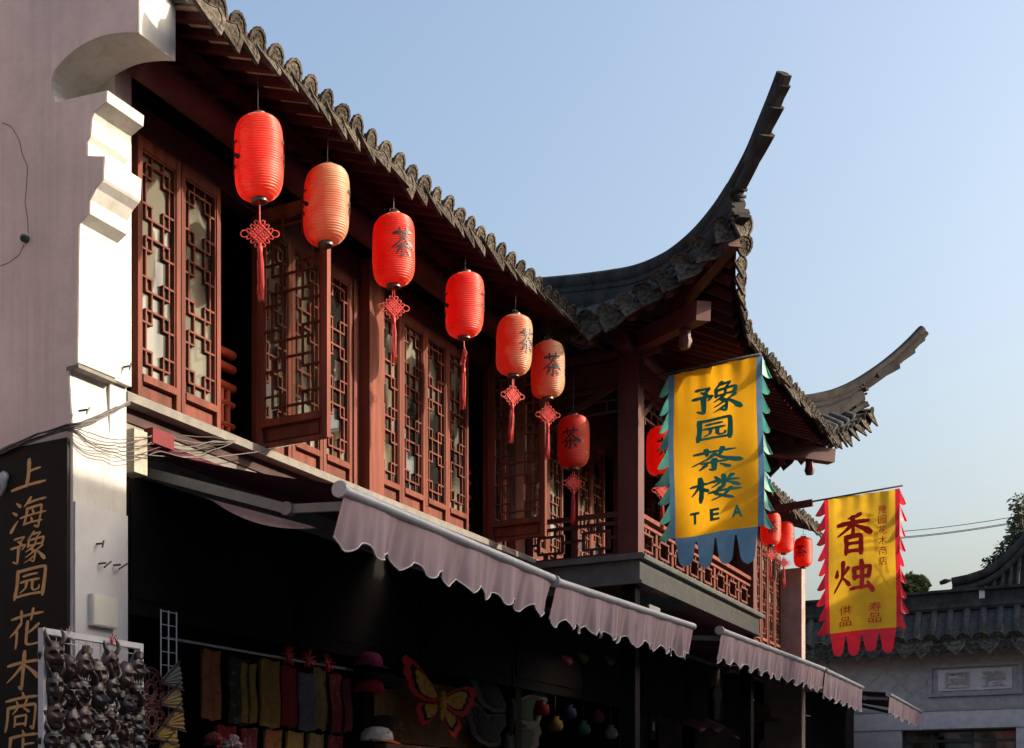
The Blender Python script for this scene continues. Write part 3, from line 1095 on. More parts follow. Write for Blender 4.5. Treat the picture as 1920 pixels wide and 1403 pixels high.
# eave tiles of the pavilion: front, near side, far side
X = CXL + .04
while X < CXR:
    a = max(0, min(X - CXL, CXR - X))
    p = sheet_front(X, 0)
    e = .01
    sl = (sheet_front(min(X + .05, CXR - .001), 0).z - sheet_front(max(X - .05, CXL + .001), 0).z) / .1
    near = max(0, 1 - a / 1.2)
    rz = (-.4 if X < (CXL + CXR) / 2 else -.10) * near ** 1.5
    d, c, e = eave_unit(roofB, p + Vector((0, -.012, .0)), rz, .205)
    for o in (d, c, e):
        o.rotation_euler[1] -= math.atan(sl)
    if a < .8:
        bpy.data.objects.remove(c)
    X += .205
for sgn in (-1, 1):
    Y = CYF + .08
    while Y < (5.3 if sgn < 0 else 5.6):
        a = Y - CYF
        p = sheet_side(Y, 0, sgn)
        sl = (sheet_side(Y + .05, 0, sgn).z - sheet_side(max(Y - .05, CYF), 0, sgn).z) / (.05 + min(.05, Y - CYF))
        near = max(0, 1 - a / 1.2)
        rz = -PI / 2 + .5 * near ** 1.5 if sgn < 0 else PI / 2 - .5 * near ** 1.5
        d, c, e = eave_unit(roofB, p + Vector((.012 * sgn, 0, 0)), rz, -.205 if sgn < 0 else .205)
        for o in (d, c, e):
            o.rotation_euler[1] += math.atan(sl) * (-sgn) * -1
        if a < .8:
            bpy.data.objects.remove(c)
        Y += .205

# tile rows on the slopes
tr = MB()
X = CXL + .15
while X < CXR - .1:
    a = min(X - CXL, CXR - X)
    dmx = min(3.2, a)
    if dmx > .25:
        tr.tube([sheet_front(X, .1 + (dmx - .1) * i / 8) + Vector((0, 0, .02)) for i in range(9)], .06, 8)
    X += .205
for sgn in (-1, 1):
    Y = CYF + .2
    while Y < 7.0:
        dmx = min(3.2, Y - CYF)
        if dmx > .25:
            tr.tube([sheet_side(Y, .1 + (dmx - .1) * i / 8, sgn) + Vector((0, 0, .02)) for i in range(9)], .06, 8)
        Y += .205
o = part('tile_rows', tr, M_TILED, roofB, True)
o['kind'] = 'stuff'


# ---- hip ridges that sweep up into horns
def sweep_ridge(path, side, sect, name, m, parent, smooth=True):
    """path: top line of the ridge; sect(t) -> list of (across, down) outline points"""
    P = [Vector(p) for p in path]
    # smooth resample
    Q = []
    E = [P[0] * 2 - P[1]] + P + [P[-1] * 2 - P[-2]]
    for i in range(1, len(E) - 2):
        a, b_, c, d = E[i - 1:i + 3]
        for j in range(5):
            t = j / 5
            Q.append(.5 * ((2 * b_) + (c - a) * t + (2 * a - 5 * b_ + 4 * c - d) * t * t + (3 * b_ - a - 3 * c + d) * t**3))
    Q.append(P[-1])
    vs, fs = [], []
    n = None
    for i, p in enumerate(Q):
        tg = (Q[min(i + 1, len(Q) - 1)] - Q[max(i - 1, 0)]).normalized()
        ac = Vector((tg.y, -tg.x, 0)).normalized()
        dn = ac.cross(tg)
        if dn.z > 0:
            dn = -dn
        S = sect(i / (len(Q) - 1))
        n = len(S)
        for x, y in S:
            vs.append(p + ac * x + dn * y)
    for i in range(len(Q) - 1):
        for j in range(n):
            k = (j + 1) % n
            fs.append((i * n + j, i * n + k, (i + 1) * n + k, (i + 1) * n + j))
    fs += [tuple(range(n)), tuple((len(Q) - 1) * n + j for j in range(n - 1, -1, -1))]
    r = MB()
    r.add(vs, fs)
    o = part(name, r, m, parent, True, 35, fix=True)
    return o, Q


def ridge_sect(t):
    h = .45
    w = 1.0
    tp = max(0.0, (t - .70) / .30)
    tp = tp * tp * (3 - 2 * tp)
    return [(x * (1.2 - .35 * tp), y * (1.30 - .36 * tp)) for x, y in [(-.03 * w, .0), (.03 * w, 0), (.065, .02), (.075, .06), (.065, .10), (.05, .115), (.05, .135), (.062, .14), (.062, .16), (.05, .165), (.052, .185), (.085, .20), (.098, .25), (.098, .30), (.085, .345),
            (.06, .36), (.06, .38), (.11, .39), (.11, h), (-.11, h), (-.11, .39), (-.06, .38), (-.06, .36), (-.085, .345), (-.098, .30), (-.098, .25), (-.085, .20), (-.052, .185), (-.05, .165), (-.062, .16), (-.062, .14), (-.05, .135), (-.05, .115), (-.065, .10), (-.075, .06), (-.065, .02)]]


def horn_sect(t):
    h = .26 - .08 * t
    w = 1 - .25 * t
    return [(x * w, y * h) for x, y in [(-.03, 0), (.03, 0), (.06, .10), (.072, .3), (.062, .5), (.05, .55), (.06, .7), (.065, .85), (.04, .98), (-.04, .98), (-.065, .85), (-.06, .7), (-.05, .55), (-.062, .5), (-.072, .3), (-.06, .10)]]


R1 = [(17.98, 6.59, 8.63), (17.18, 5.79, 8.25), (16.47, 5.08, 7.93), (15.99, 4.60, 7.74), (15.54, 4.15, 7.645), (15.18, 3.79, 7.66), (14.93, 3.54, 7.75), (14.74, 3.35, 7.875)]
H1 = [(15.18, 3.79, 7.66), (14.93, 3.54, 7.75), (14.72, 3.33, 7.89), (14.53, 3.14, 8.06), (14.39, 3.0, 8.25), (14.27, 2.88, 8.42), (14.17, 2.78, 8.58)]
R2 = [(19.56, 6.62, 8.63), (20.36, 5.85, 8.25), (21.10, 5.10, 7.93), (21.58, 4.62, 7.70), (21.95, 4.25, 7.625), (22.26, 3.94, 7.67), (22.5, 3.7, 7.76), (22.76, 3.44, 7.92)]
H2 = [(22.26, 3.94, 7.67), (22.5, 3.7, 7.76), (22.75, 3.45, 7.92), (23.0, 3.2, 8.14), (23.2, 3.0, 8.35), (23.38, 2.82, 8.57), (23.53, 2.67, 8.78)]
for R, Hh, lab in ((R1, H1, 'near'), (R2, H2, 'far')):
    o, Q = sweep_ridge(R, 1, ridge_sect, 'hip_ridge', M_RIDGE, pv)
    h, Qh = sweep_ridge(Hh, 1, horn_sect, 'horn', M_RIDGE, o)
    # overlapping sleeves under the horn
    for (i0, i1, s) in ((14, 19, 1.22), (18, 24, 1.14), (23, 28, 1.07)):
        seg = Qh[i0:i1 + 1]
        vs, fs = [], []
        ring = [(-.066, .10), (.066, .10), (.080, .16), (.076, .22), (.05, .262), (-.05, .262), (-.076, .22), (-.080, .16)]
        for i, p in enumerate(seg):
            tg = (seg[min(i + 1, len(seg) - 1)] - seg[max(i - 1, 0)]).normalized()
            ac = Vector((tg.y, -tg.x, 0)).normalized()
            dn = ac.cross(tg)
            if dn.z > 0:
                dn = -dn
            g_ = s * (.80 + .22 * i / (len(seg) - 1)) * (1 - .008 * i0)
            for x, y in ring:
                vs.append(p + ac * x * g_ + dn * y * g_ * .86)
        n = len(ring)
        for i in range(len(seg) - 1):
            for j in range(n):
                k = (j + 1) % n
                fs.append((i * n + j, i * n + k, (i + 1) * n + k, (i + 1) * n + j))
        fs += [tuple(range(n)), tuple((len(seg) - 1) * n + j for j in range(n - 1, -1, -1))]
        m = MB()
        m.add(vs, fs)
        part('sleeve', m, M_RIDGE, o, True, 35, fix=True)
    # carved flower and stacked brackets where the horn leaves the eave corner
    c = Vector(R[-1])
    out = (Vector(R[-1]) - Vector(R[-2]))
    out.z = 0
    out.normalize()
    ac = Vector((out.y, -out.x, 0))
    m = MB()
    for dz, dl, w, hh, th in ((-.25, .06, .10, .07, .10), (-.34, .05, .13, .04, .15), (-.42, .08, .17, .03, .22), (-.47, .12, .13, .025, .26)):
        p = c + out * dl + Vector((0, 0, dz))
        m.bar(p - out * th / 2, p + out * th / 2 + Vector((0, 0, .03)), w, hh)
    part('corner_bracket', m, M_RIDGE, o)
    m = MB()
    p = c + out * .13 + Vector((0, 0, -.15))
    m.tube([p - ac * .03, p + ac * .09], [.05, .03], 8)
    for k in range(7):
        a = 2 * PI * k / 7
        qv = p + out * .055 * math.cos(a) + Vector((0, 0, .075 * math.sin(a)))
        m.tube([qv - ac * .055, qv + ac * .055], [.018, .018], 6)
    part('carved_flower', m, M_RIDGE, o, True)
    # big hip beams below
    m = MB()
    cc = Vector((CXL if R is R1 else CXR, CYF, 0))
    dirn = Vector((1 if R is R1 else -1, 1, 0)).normalized()
    m.bar(cc + dirn * 2.3 + Vector((0, 0, 6.90)), cc + dirn * .62 + Vector((0, 0, 6.76)), .16, .2)
    part('hip_beam', m, M_WOODD, pv)
    m = MB()
    m.bar(cc + dirn * 1.2 + Vector((0, 0, 6.98)), cc + dirn * .08 + Vector((0, 0, 7.28)), .13, .15)
    part('flying_hip_beam', m, M_WOODD, pv)
    m = MB()
    pb = cc + dirn * .98 + Vector((0, 0, 6.60))
    m.tube([pb + Vector((0, 0, .14)), pb, pb + Vector((0, 0, -.05)), pb + Vector((0, 0, -.12))], [.055, .06, .075, .05], 8)
    part('pendant_post', m, M_WOODD, pv, True, 40)

# ================================================================== far house beyond the pavilion
fh = thing('far_house', 'farther timber house with lattice doors and three lanterns past the pavilion', 'building', (26, 5.8, 0))
WF = window_meshes(.52, 1.95, 'door')
for i in range(11):
    put_window(fh, WF, (22.6 + i * .585, 5.70, 4.50))
b = MB()
b.box(22.4, 29.0, 5.69, 5.8, 6.452, 6.9)
b.box(22.4, 29.0, 5.66, 5.8, 4.40, 4.498)
part('frame_beam', b, M_WOOD, fh)
b = MB()
b.box(22.4, 29.0, 9.5, 9.7, 0, 7.5)
part('back_wall', b, M_DARK, fh)
b = MB()
b.prism([(22.3, 5.0, ZE + .012), (29.0, 5.0, ZE + .012), (29.0, 9.6, ZE + .012 + 4.6 * SL), (22.3, 9.6, ZE + .012 + 4.6 * SL)], (0, 0, .05))
roofC = part('roof', b, M_TILED, fh, fix=True)
so = MB()
so.prism([(22.3, 5.03, ZE - .003), (28.98, 5.03, ZE - .003), (28.98, 7.0, ZE - .003 + 1.97 * SL), (22.3, 7.0, ZE - .003 + 1.97 * SL)], (0, 0, .012))
part('eave_bricks', so, M_BRICKB, roofC, fix=True)
x = 22.4
while x < 28.95:
    link('rafter', ME_RAFT, roofC, (x, 5.0, ZE), (0, 0, 0))
    eave_unit(roofC, (x, YE - .01, ZE - .02), 0, .25)
    x += .25
b = MB()
b.box(29.0, 29.35, 5.30, 9.6, 0, 6.2)
part('gable_end', b, M_GABLE, fh)
b = MB()
b.box(29.0, 39.5, 5.98, 6.2, 2.9, 4.35)
b.box(29.0, 39.5, 8.0, 8.2, 0, 4.3)
b.box(29.36, 39.5, 5.98, 8.2, 4.352, 4.42)
part('low_shop', b, M_DARK, fh)


# ================================================================== lanterns
LH, LR = .578, .176
def lant_r(z):
    t = abs(2 * z / LH)
    return .052 + (LR - .052) * max(0.0, 1 - t ** 5.0) ** (1 / 2.1)


NR = 33


def shade_mesh(seed, m):
    """ribbed cloth skin over wire hoops, each a little dented and uneven"""
    r_ = random.Random(seed)
    ph = [r_.uniform(0, 6.28) for _ in range(6)]
    rows, n = NR * 6, 48
    rib_j = [r_.uniform(.75, 1.3) for _ in range(NR + 1)]
    vs, fs = [], []
    for i in range(rows + 1):
        z = -LH / 2 + LH * i / rows
        rib = 1 - abs(math.sin(PI * i / 6)) ** .8
        base = lant_r(z) * (1 - .036 * rib * rib_j[i // 6])
        for j in range(n):
            a = 2 * PI * j / n
            w = 1 + .012 * math.sin(2 * a + ph[0] + 2 * z) + .007 * math.sin(3 * a + ph[1] + 9 * z) + .006 * math.sin(5 * a + 14 * z + ph[2])
            w -= .020 * math.exp(-((z - .1 * math.sin(ph[3])) / .05) ** 2) * max(0, math.cos(a - ph[4])) ** 6
            vs.append((base * w * math.cos(a), base * w * math.sin(a), z + .003 * math.sin(a + ph[5])))
    for i in range(rows):
        for j in range(n):
            fs.append((i * n + j, i * n + (j + 1) % n, (i + 1) * n + (j + 1) % n, (i + 1) * n + j))
    return MB().add(vs, fs).mesh('shade', m, True)


L_ = MB()
L_.lathe([(.0, LH / 2 + .028), (.05, LH / 2 + .028), (.058, LH / 2 + .02), (.060, LH / 2 - .014), (.048, LH / 2 - .02)], 20)
L_.tube([(-.045, 0, LH / 2 + .01), (-.03, 0, LH / 2 + .06), (.03, 0, LH / 2 + .06), (.045, 0, LH / 2 + .01)], .004, 5)
ME_LTOP = L_.mesh('top_cap', M_CAPM, True, 40)
L_ = MB()
L_.lathe([(.050, -LH / 2 + .02), (.060, -LH / 2 + .012), (.060, -LH / 2 - .024), (.052, -LH / 2 - .028), (.048, -LH / 2 - .024), (.046, -LH / 2 + .01)], 20)
ME_LBOT = L_.mesh('bottom_ring', M_CAPM, True, 40)
ME_LCHA = []
for sgn in (0, PI):
    L_ = MB()
    def lf(u, v, k):
        z = .0 + (v - .5) * .27
        a = -PI / 2 + (u - .5) * .23 / LR + sgn
        r = lant_r(z) * 1.012 + .003 + .0002 * k
        return (r * math.cos(a), r * math.sin(a), z)
    glyph(L_, '茶', lf, 1.25, 9)
    ME_LCHA.append(L_.mesh('character', M_INK))


def knot_meshes():
    k = MB()
    s = .060
    c = .7071
    n = 6
    for i in range(n):
        t = -s + 2 * s * (i + .5) / n
        A = [(t, 0.004 * (-1) ** j, -s + 2 * s * j / 8) for j in range(9)]
        B = [(-s + 2 * s * j / 8, 0.004 * (-1) ** (j + 1), t) for j in range(9)]
        for P in (A, B):
            k.tube([((x - z) * c, y, (x + z) * c) for x, y, z in P], .0085, 6)
    kn = k.mesh('knot', M_CORD, True)

    def loops():
        l = MB()
        for e in range(4):
            for i in range(3):
                t = -s + 2 * s * (i + .5) / 3
                P = []
                for j in range(9):
                    a = PI * j / 8
                    P.append((t + .014 * math.cos(a), s + .030 * math.sin(a)))
                R = [(x, z) for x, z in P]
                for _ in range(e):
                    R = [(-z, x) for x, z in R]
                l.tube([((x - z) * c, 0, (x + z) * c) for x, z in R], .0045, 5)
        for sx in (-1, 1):
            P = []
            for j in range(13):
                a = 2 * PI * j / 12
                P.append((sx * (.108 + .030 * math.cos(a)), 0, .024 * math.sin(a)))
            l.tube(P, .0048, 5)
        return l.mesh('loops', M_CORD, True)
    return kn, loops()


ME_KNOT, ME_LOOPS = knot_meshes()
L_ = MB()
random.seed(3)
for i in range(34):
    a = random.uniform(0, 2 * PI)
    r = random.uniform(0, .026)
    w = random.uniform(-.012, .016)
    L_.tube([(r * .4 * math.cos(a), r * .4 * math.sin(a), 0), (r * math.cos(a), r * math.sin(a), -.10), (r * math.cos(a) + w * .5, r * math.sin(a), -.24), (r * math.cos(a) + w, r * math.sin(a) + w, -.31 - random.uniform(0, .06))], .0028, 4)
L_.lathe([(.0, .03), (.015, .025), (.019, 0), (.017, -.03), (.012, -.035)], 10)
ME_TASSEL = L_.mesh('tassel', M_CORD, True)


def lantern(px, py, Y, alpha, label, faded=False, knot=None, kturn=0.0, cord=.40, sc=1.0, tilt=0.0, cz=0.0, tl=1.0, group='tea house lanterns'):
    c = PY(px, py, Y)
    phi = math.atan2(-c.y, -c.x) + math.radians(alpha)
    t = thing('paper_lantern', label, 'lantern', c + Vector((0, 0, cz)), (tilt, tilt * .5, phi + PI / 2), group)
    t.scale = (sc,) * 3
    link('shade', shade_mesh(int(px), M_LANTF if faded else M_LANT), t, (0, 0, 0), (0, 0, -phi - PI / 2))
    for n, me in (('top_cap', ME_LTOP), ('bottom_ring', ME_LBOT), ('character', ME_LCHA[0]), ('character', ME_LCHA[1])):
        link(n, me, t, (0, 0, 0))
    m = MB()
    m.tube([(0, 0, LH / 2 + .05), (.004, .004, LH / 2 + .05 + cord)], .0035, 5)
    part('hanging_cord', m, M_STEEL, t, loc=(0, 0, 0))
    if knot:
        m = MB()
        m.tube([(.008, 0, -LH / 2), (.010, 0, -knot + .085)], .0045, 5)
        m.tube([(-.008, 0, -LH / 2), (-.010, 0, -knot + .085)], .0045, 5)
        part('knot_cord', m, M_CORD, t, loc=(0, 0, 0))
        k = link('knot', ME_KNOT, t, (0, 0, -knot), (0, 0, kturn - phi - PI / 2))
        link('loops', ME_LOOPS, k, (0, 0, 0))
        link('tassel', ME_TASSEL, t, (0, 0, -knot - .105), (0, 0, random.uniform(0, 6)), (1, 1, tl))
    return t


random.seed(11)
YL = 5.1
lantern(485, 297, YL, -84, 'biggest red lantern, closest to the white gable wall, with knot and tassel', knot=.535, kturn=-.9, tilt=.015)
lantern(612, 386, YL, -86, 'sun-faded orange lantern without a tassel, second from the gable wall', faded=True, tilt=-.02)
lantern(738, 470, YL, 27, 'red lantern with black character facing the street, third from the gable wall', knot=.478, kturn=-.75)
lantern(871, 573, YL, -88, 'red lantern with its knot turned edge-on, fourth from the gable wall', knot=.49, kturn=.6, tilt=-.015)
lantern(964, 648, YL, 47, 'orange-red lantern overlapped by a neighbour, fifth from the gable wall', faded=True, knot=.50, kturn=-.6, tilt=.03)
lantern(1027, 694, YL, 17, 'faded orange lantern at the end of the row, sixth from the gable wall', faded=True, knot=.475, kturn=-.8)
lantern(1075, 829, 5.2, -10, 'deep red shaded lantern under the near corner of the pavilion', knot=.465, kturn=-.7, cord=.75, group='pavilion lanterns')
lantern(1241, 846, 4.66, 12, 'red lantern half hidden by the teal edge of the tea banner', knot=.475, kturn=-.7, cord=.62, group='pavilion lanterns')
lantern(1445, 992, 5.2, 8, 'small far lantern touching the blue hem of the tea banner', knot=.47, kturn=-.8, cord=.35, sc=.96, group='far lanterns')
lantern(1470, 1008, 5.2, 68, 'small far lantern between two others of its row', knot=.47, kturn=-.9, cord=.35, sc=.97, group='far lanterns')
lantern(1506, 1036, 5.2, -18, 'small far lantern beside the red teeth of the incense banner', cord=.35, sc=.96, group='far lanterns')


# ================================================================== awnings
def awning(x0, x1, zf0, zf1, zw, nsc, label, drop=.33, arms=True, yw=5.955, flap=False, seed=0):
    yf = 4.33
    za = zw - .06 if not flap else 4.055
    rnd = random.Random(seed)
    t = thing('awning', label, 'awning', ((x0 + x1) / 2, yw, zw), group='shop awnings')
    L = x1 - x0
    ZF = lambda u: zf0 + (zf1 - zf0) * u
    f = MB()
    f.grid(lambda u, v: Vector((x0 + .04 + (L - .08) * u, yw + (yf - yw) * v, zw + (ZF(u) + .03 - zw) * v - .025 * math.sin(PI * v))), 12, 10)
    f.grid(lambda u, v: Vector((x0 + .04 + (L - .08) * u, yw + (yf - yw) * v, zw + .006 + (ZF(u) + .03 - zw) * v - .025 * math.sin(PI * v))), 12, 10)
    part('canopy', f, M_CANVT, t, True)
    r = MB()
    r.tube([(x0, yf, ZF(0)), (x1, yf, ZF(1))], .040, 14)
    tube = part('roller_tube', r, M_METAL, t, True, 40)
    r = MB()
    r.tube([(x0 - .03, yf, ZF(0)), (x0 + .012, yf, ZF(0))], .056, 16)
    part('end_cap', r, M_METAL, tube, True, 40)
    ph = [rnd.uniform(-.5, .5) for _ in range(nsc * 3 + 4)]

    def fold(u):
        s = u * nsc
        return .030 * math.sin(2 * PI * s * .5 + 1.1 * math.sin(s * .7 + seed)) + .020 * abs(math.sin(PI * s * 1.0 + seed + .6 * math.sin(s * 1.3))) + .008 * math.sin(2 * PI * s * 2.3 + 2 * seed)

    def lobe(u):
        s = u * nsc + .10 * math.sin(u * nsc * .8 + seed)
        return .5 - .5 * math.cos(2 * PI * s)

    def V(u, v, o=0):
        z = ZF(u) - .03 - v * (drop - .045 + .085 * lobe(u))
        flare_ = .05 * v * (1 if u < .5 else -1) * 0
        return Vector((x0 + .03 + (L - .06) * u, yf - .012 + o + fold(u) * (.10 + .9 * v) * 1.15 + .03 * v, z))
    va = MB()
    va.grid(lambda u, v: V(u, v), nsc * 16, 8)
    val = part('valance', va, M_CANVAS, t, True)
    pp = MB()
    pp.tube([V(i / (nsc * 10), 1) for i in range(nsc * 10 + 1)], .0065, 5)
    part('piping', pp, M_PIPING, val, True)
    if arms:
        for xa, sg in ((x0 + .10, 1), (x1 - .25, -1)):
            a = MB()
            u = (xa - x0) / L
            a.bar((xa, yw, za), (xa + .02 * sg, 4.80, ZF(u) - .05), .05, .07)
            a.tube([(xa + .02 * sg - .04, 4.80, ZF(u) - .05), (xa + .02 * sg + .04, 4.80, ZF(u) - .05)], .048, 10)
            a.bar((xa + .02 * sg, 4.80, ZF(u) - .05), (xa, yf + .02, ZF(u) - .09), .04, .06)
            part('folding_arm', a, M_ARM, t)
    w = MB()
    w.box(x0 - .02, x0 + .10, yw - .13, yw + .0, zw - .15, zw + .17)
    w.box(x0 + .10, x1, yw - .05, yw - .0, zw - .02, zw + .06)
    part('wall_bracket', w, M_CANVT if not flap else M_PLBOX, t) if not flap else None
    if flap:
        w = MB()
        w.box(7.97, 8.13, yw - .12, yw, 3.98, 4.29)
        part('wall_bracket', w, mat('aged_bracket', (.30, .26, .20), .6, .3, 12, grime=.5), t)
        w = MB()
        w.tube([(8.14, yw - .06, zw), (x1, yw - .06, zw)], .055, 10)
        part('roller_box', w, M_CANVT, t, True, 40)
        p = MB()
        a0, a1 = Vector((8.30, 5.44, 3.80)), Vector((8.30, 4.585, 3.50))

        def F(u, v):
            q_ = a0 + (a1 - a0) * u
            sag = .085 * math.sin(PI * min(1, u * 1.02)) ** .8 * (1 - .2 * u)
            return q_ + Vector((.10 * v - .02, 0, -sag * v + .0)) + Vector((.03 * math.sin(PI * v), 0, 0))
        p.grid(F, 20, 6)
        part('side_flap', p, mat('pale_pink_canvas', (.72, .52, .54), .85, .12, 8, trans=.2), t, True)
        p = MB()
        p.box(8.15, 8.42, 5.80, 5.88, 4.22, 4.33)
        part('red_cover', p, mat('red_canvas_flap', (.13, .010, .012), .8, .15, 8), t)
    return t


awning(8.24, 12.30, 3.704, 3.656, 4.22, 10, 'largest awning with pink-mauve scalloped valance next to the white pillar', .305, flap=True, seed=1)
awning(12.37, 17.17, 3.641, 3.738, 4.08, 15, 'mauve scalloped awning under the near corner of the pavilion balcony', .33, seed=2)
awning(18.46, 25.55, 3.827, 3.905, 4.08, 23, 'long mauve awning that starts below the pavilion fascia', .33, seed=3)
awning(25.60, 29.56, 3.90, 3.872, 4.08, 12, 'short mauve awning ending before the dark gap at the street end', .40, arms=False, seed=4)
awning(33.0, 38.5, 3.98, 3.90, 4.25, 10, 'farthest small awning in front of the stone gate', .36, seed=5)
# steel prop poles under the balcony awning
for px, py, lab in ((1187, 1255, 'thin pale steel pole under the awning at the pavilion corner'), (1408, 1312, 'thin pale steel pole under the long far awning')):
    p = PY(px, py, 4.75)
    m = MB()
    m.tube([(p.x, p.y, p.z), (p.x, p.y, 4.12)], .038, 10)
    m.tube([(p.x, p.y, p.z - .07), (p.x, p.y, p.z)], [.012, .05], 10)
    tag(part('steel_pole', m, M_METAL, None, True, 40), lab, 'pole')
tag(part('notice_plate', MB().box(16.75, 17.2, 4.72, 4.74, 3.86, 3.99), M_BOARD, None), 'small white plate under the pavilion fascia above the awning tube', 'plate')


# ================================================================== banners
def banner(X, yl, yr, zt, zb, cloth, edge, edge2, label, nt, pole, seed, tongues=4, tw=.10, tl=.30, rise_=0.0):
    t = thing('hanging_banner', label, 'banner', (X, (yl + yr) / 2, zb))
    W, H = yl - yr, zt - zb

    def S(u, v, o=0.0):
        wv = .030 * math.sin(2.3 * u * PI + seed) * (1.1 - v) + .020 * math.sin(5 * u + 7 * v + seed) + .012 * math.sin(13 * u + 2 * v) * v + .010 * math.sin(31 * u + 3 * seed) * math.exp(-(1 - v) * 7) + .008 * math.sin(9 * v + 4 * u + seed)
        return Vector((X + wv - o, yl - W * u - .016 * (1 - v), zb + H * v + rise_ * u - .012 * math.sin(PI * u) * v))
    c = MB()
    c.grid(lambda u, v: S(u, v), 64, 80)
    part('cloth', c, cloth, t, True)
    e = MB()
    s = .055 / W
    e.grid(lambda u, v: S(-s + s * u, v), 2, 30)
    e.grid(lambda u, v: S(1 + s * u * 1.1, v), 2, 30)
    e.grid(lambda u, v: S(u, -.035 + .035 * v), 24, 2)
    part('border', e, edge2, t, True)
    for side in (0, 1):
        for k in range(nt):
            v1 = 1 - (k + .05) / nt
            v0 = 1 - (k + 1.0) / nt
            m = MB()
            kk = (1 if side == 0 else -1)
            rr = random.uniform(.85, 1.2)
            curl = random.uniform(-.09, .09) + (.04 if side else -.03)

            def T(a, bq):
                # a: from border to tip, bq: down the tooth
                base_u = -s if side == 0 else 1 + 1.1 * s
                half = max(0.0, 1 - a) ** .72
                vv = v1 + (v0 - v1) * (.5 + (bq - .5) * half + .50 * a)
                p = S(base_u, vv)
                return p + Vector((curl * a * (1 + .5 * math.sin(3 * bq)), kk * tw * rr * a * (1 if side == 0 else .72), -.02 * a - .012 * math.sin(PI * a)))
            m.grid(T, 8, 6)
            part('tooth', m, edge, t, True)
    for k in range(tongues):
        m = MB()
        u0, u1 = (k + .04) / tongues, (k + .96) / tongues
        ln = tl * random.uniform(.85, 1.1)

        def G(a, bq):
            half = .5 * (1 - .38 * bq ** 1.0) * math.sqrt(max(0, 1 - max(0, (bq - .72) / .28) ** 2))
            um = (u0 + u1) / 2
            return S(um + (a - .5) * 2 * half * (u1 - u0), -.035 - bq * ln / H) + Vector((.02 * bq * math.sin(k * 2 + 3 * bq), 0, 0))
        m.grid(G, 8, 12)
        part('tongue', m, edge2, t, True)
    p = MB()
    p.tube([(X - .0, pole[0][0], pole[0][1]), (X, pole[1][0], pole[1][1])], .014, 8)
    part('pole', p, M_STEEL, t, True)
    return t, S, W, H


def brush(t, S, W, H, ch, u, v, w, h, m, wk=1.0, back=False, name='character'):
    mb = MB()
    o = -.004 if back else .005
    if back:
        fn = lambda a, b_, k: S(1 - (u + (a - .5) * w), v + (b_ - .5) * h, o - .0004 * k)
    else:
        fn = lambda a, b_, k: S(u + (a - .5) * w, v + (b_ - .5) * h, o + .0004 * k)
    glyph(mb, ch, fn, wk)
    part(name, mb, m, t)


def typeset(t, S, W, H, text, u, v, w, h, m, bold=.02, back=False):
    vs, fs, tw_, th_ = type_mesh(text, bold)
    mb = MB()
    o = -.004 if back else .005
    pts = [S((1 - u if back else u) + (-1 if back else 1) * x / tw_ * w, v + y / th_ * h, o) for x, y in vs]
    mb.add(pts, fs)
    part('lettering', mb, m, t)


M_GHOST = bpy.data.materials.new('thin_red_print')
M_GHOST.use_nodes = True
_n = M_GHOST.node_tree
_t = _n.nodes.new('ShaderNodeBsdfTransparent')
_x = _n.nodes.new('ShaderNodeMixShader')
_x.inputs[0].default_value = .38
_n.nodes['Principled BSDF'].inputs['Base Color'].default_value = (.42, .02, .02, 1)
_n.links.new(_t.outputs[0], _x.inputs[1])
_n.links.new(_n.nodes['Principled BSDF'].outputs[0], _x.inputs[2])
_n.links.new(_x.outputs[0], _n.nodes['Material Output'].inputs['Surface'])
random.seed(5)
XN1 = 16.1
b1, S1, W1, H1_ = banner(XN1, 4.275, 3.40, 6.465, 4.615, M_YEL, M_TEAL, M_BLUE, 'yellow tea banner with green characters and teal-blue toothed edges', 9, [(4.80, 6.462), (3.36, 6.515)], .4, tw=.105, tl=.30, rise_=.03)
for ch, u, v, w, h in (('豫', .52, .805, .60, .195), ('园', .49, .625, .50, .150), ('茶', .50, .437, .64, .155), ('楼', .50, .262, .62, .165)):
    brush(b1, S1, W1, H1_, ch, u, v, w, h, M_GREENINK, 1.75)
for ch, u in (('T', .24), ('E', .50), ('A', .77)):
    typeset(b1, S1, W1, H1_, ch, u, .105, .125, .072, M_GREENINK, .04)
b2, S2, W2, H2_ = banner(23.4, 3.90, 2.985, 6.335, 4.26, M_YEL2, M_RED, M_RED, 'golden incense banner with red characters and red toothed edges', 9, [(4.4, 6.30), (2.88, 6.40)], 1.7, tw=.105, tl=.30, rise_=.03)
for bk in (False, True):
    ink = M_GHOST if bk else M_REDINK
    brush(b2, S2, W2, H2_, '香', .37, .72, .58, .31, ink, 1.7, bk)
    brush(b2, S2, W2, H2_, '烛', .37, .40, .62, .27, ink, 1.7, bk)
    for i, ch in enumerate('豫园花木商店'):
        typeset(b2, S2, W2, H2_, ch, .815, .865 - i * .0745, .125, .062, ink, .004, bk)
    for i, ch in enumerate('供品'):
        typeset(b2, S2, W2, H2_, ch, .25, .155 - i * .082, .19, .070, ink, .004, bk)
    for i, ch in enumerate('寿品'):
        typeset(b2, S2, W2, H2_, ch, .69, .165 - i * .082, .19, .070, ink, .004, bk)
m = MB()
m.bar((23.4, 5.05, 6.24), (23.4, 4.12, 6.30), .09, .10)
part('bracket_beam', m, M_WOOD, b2)

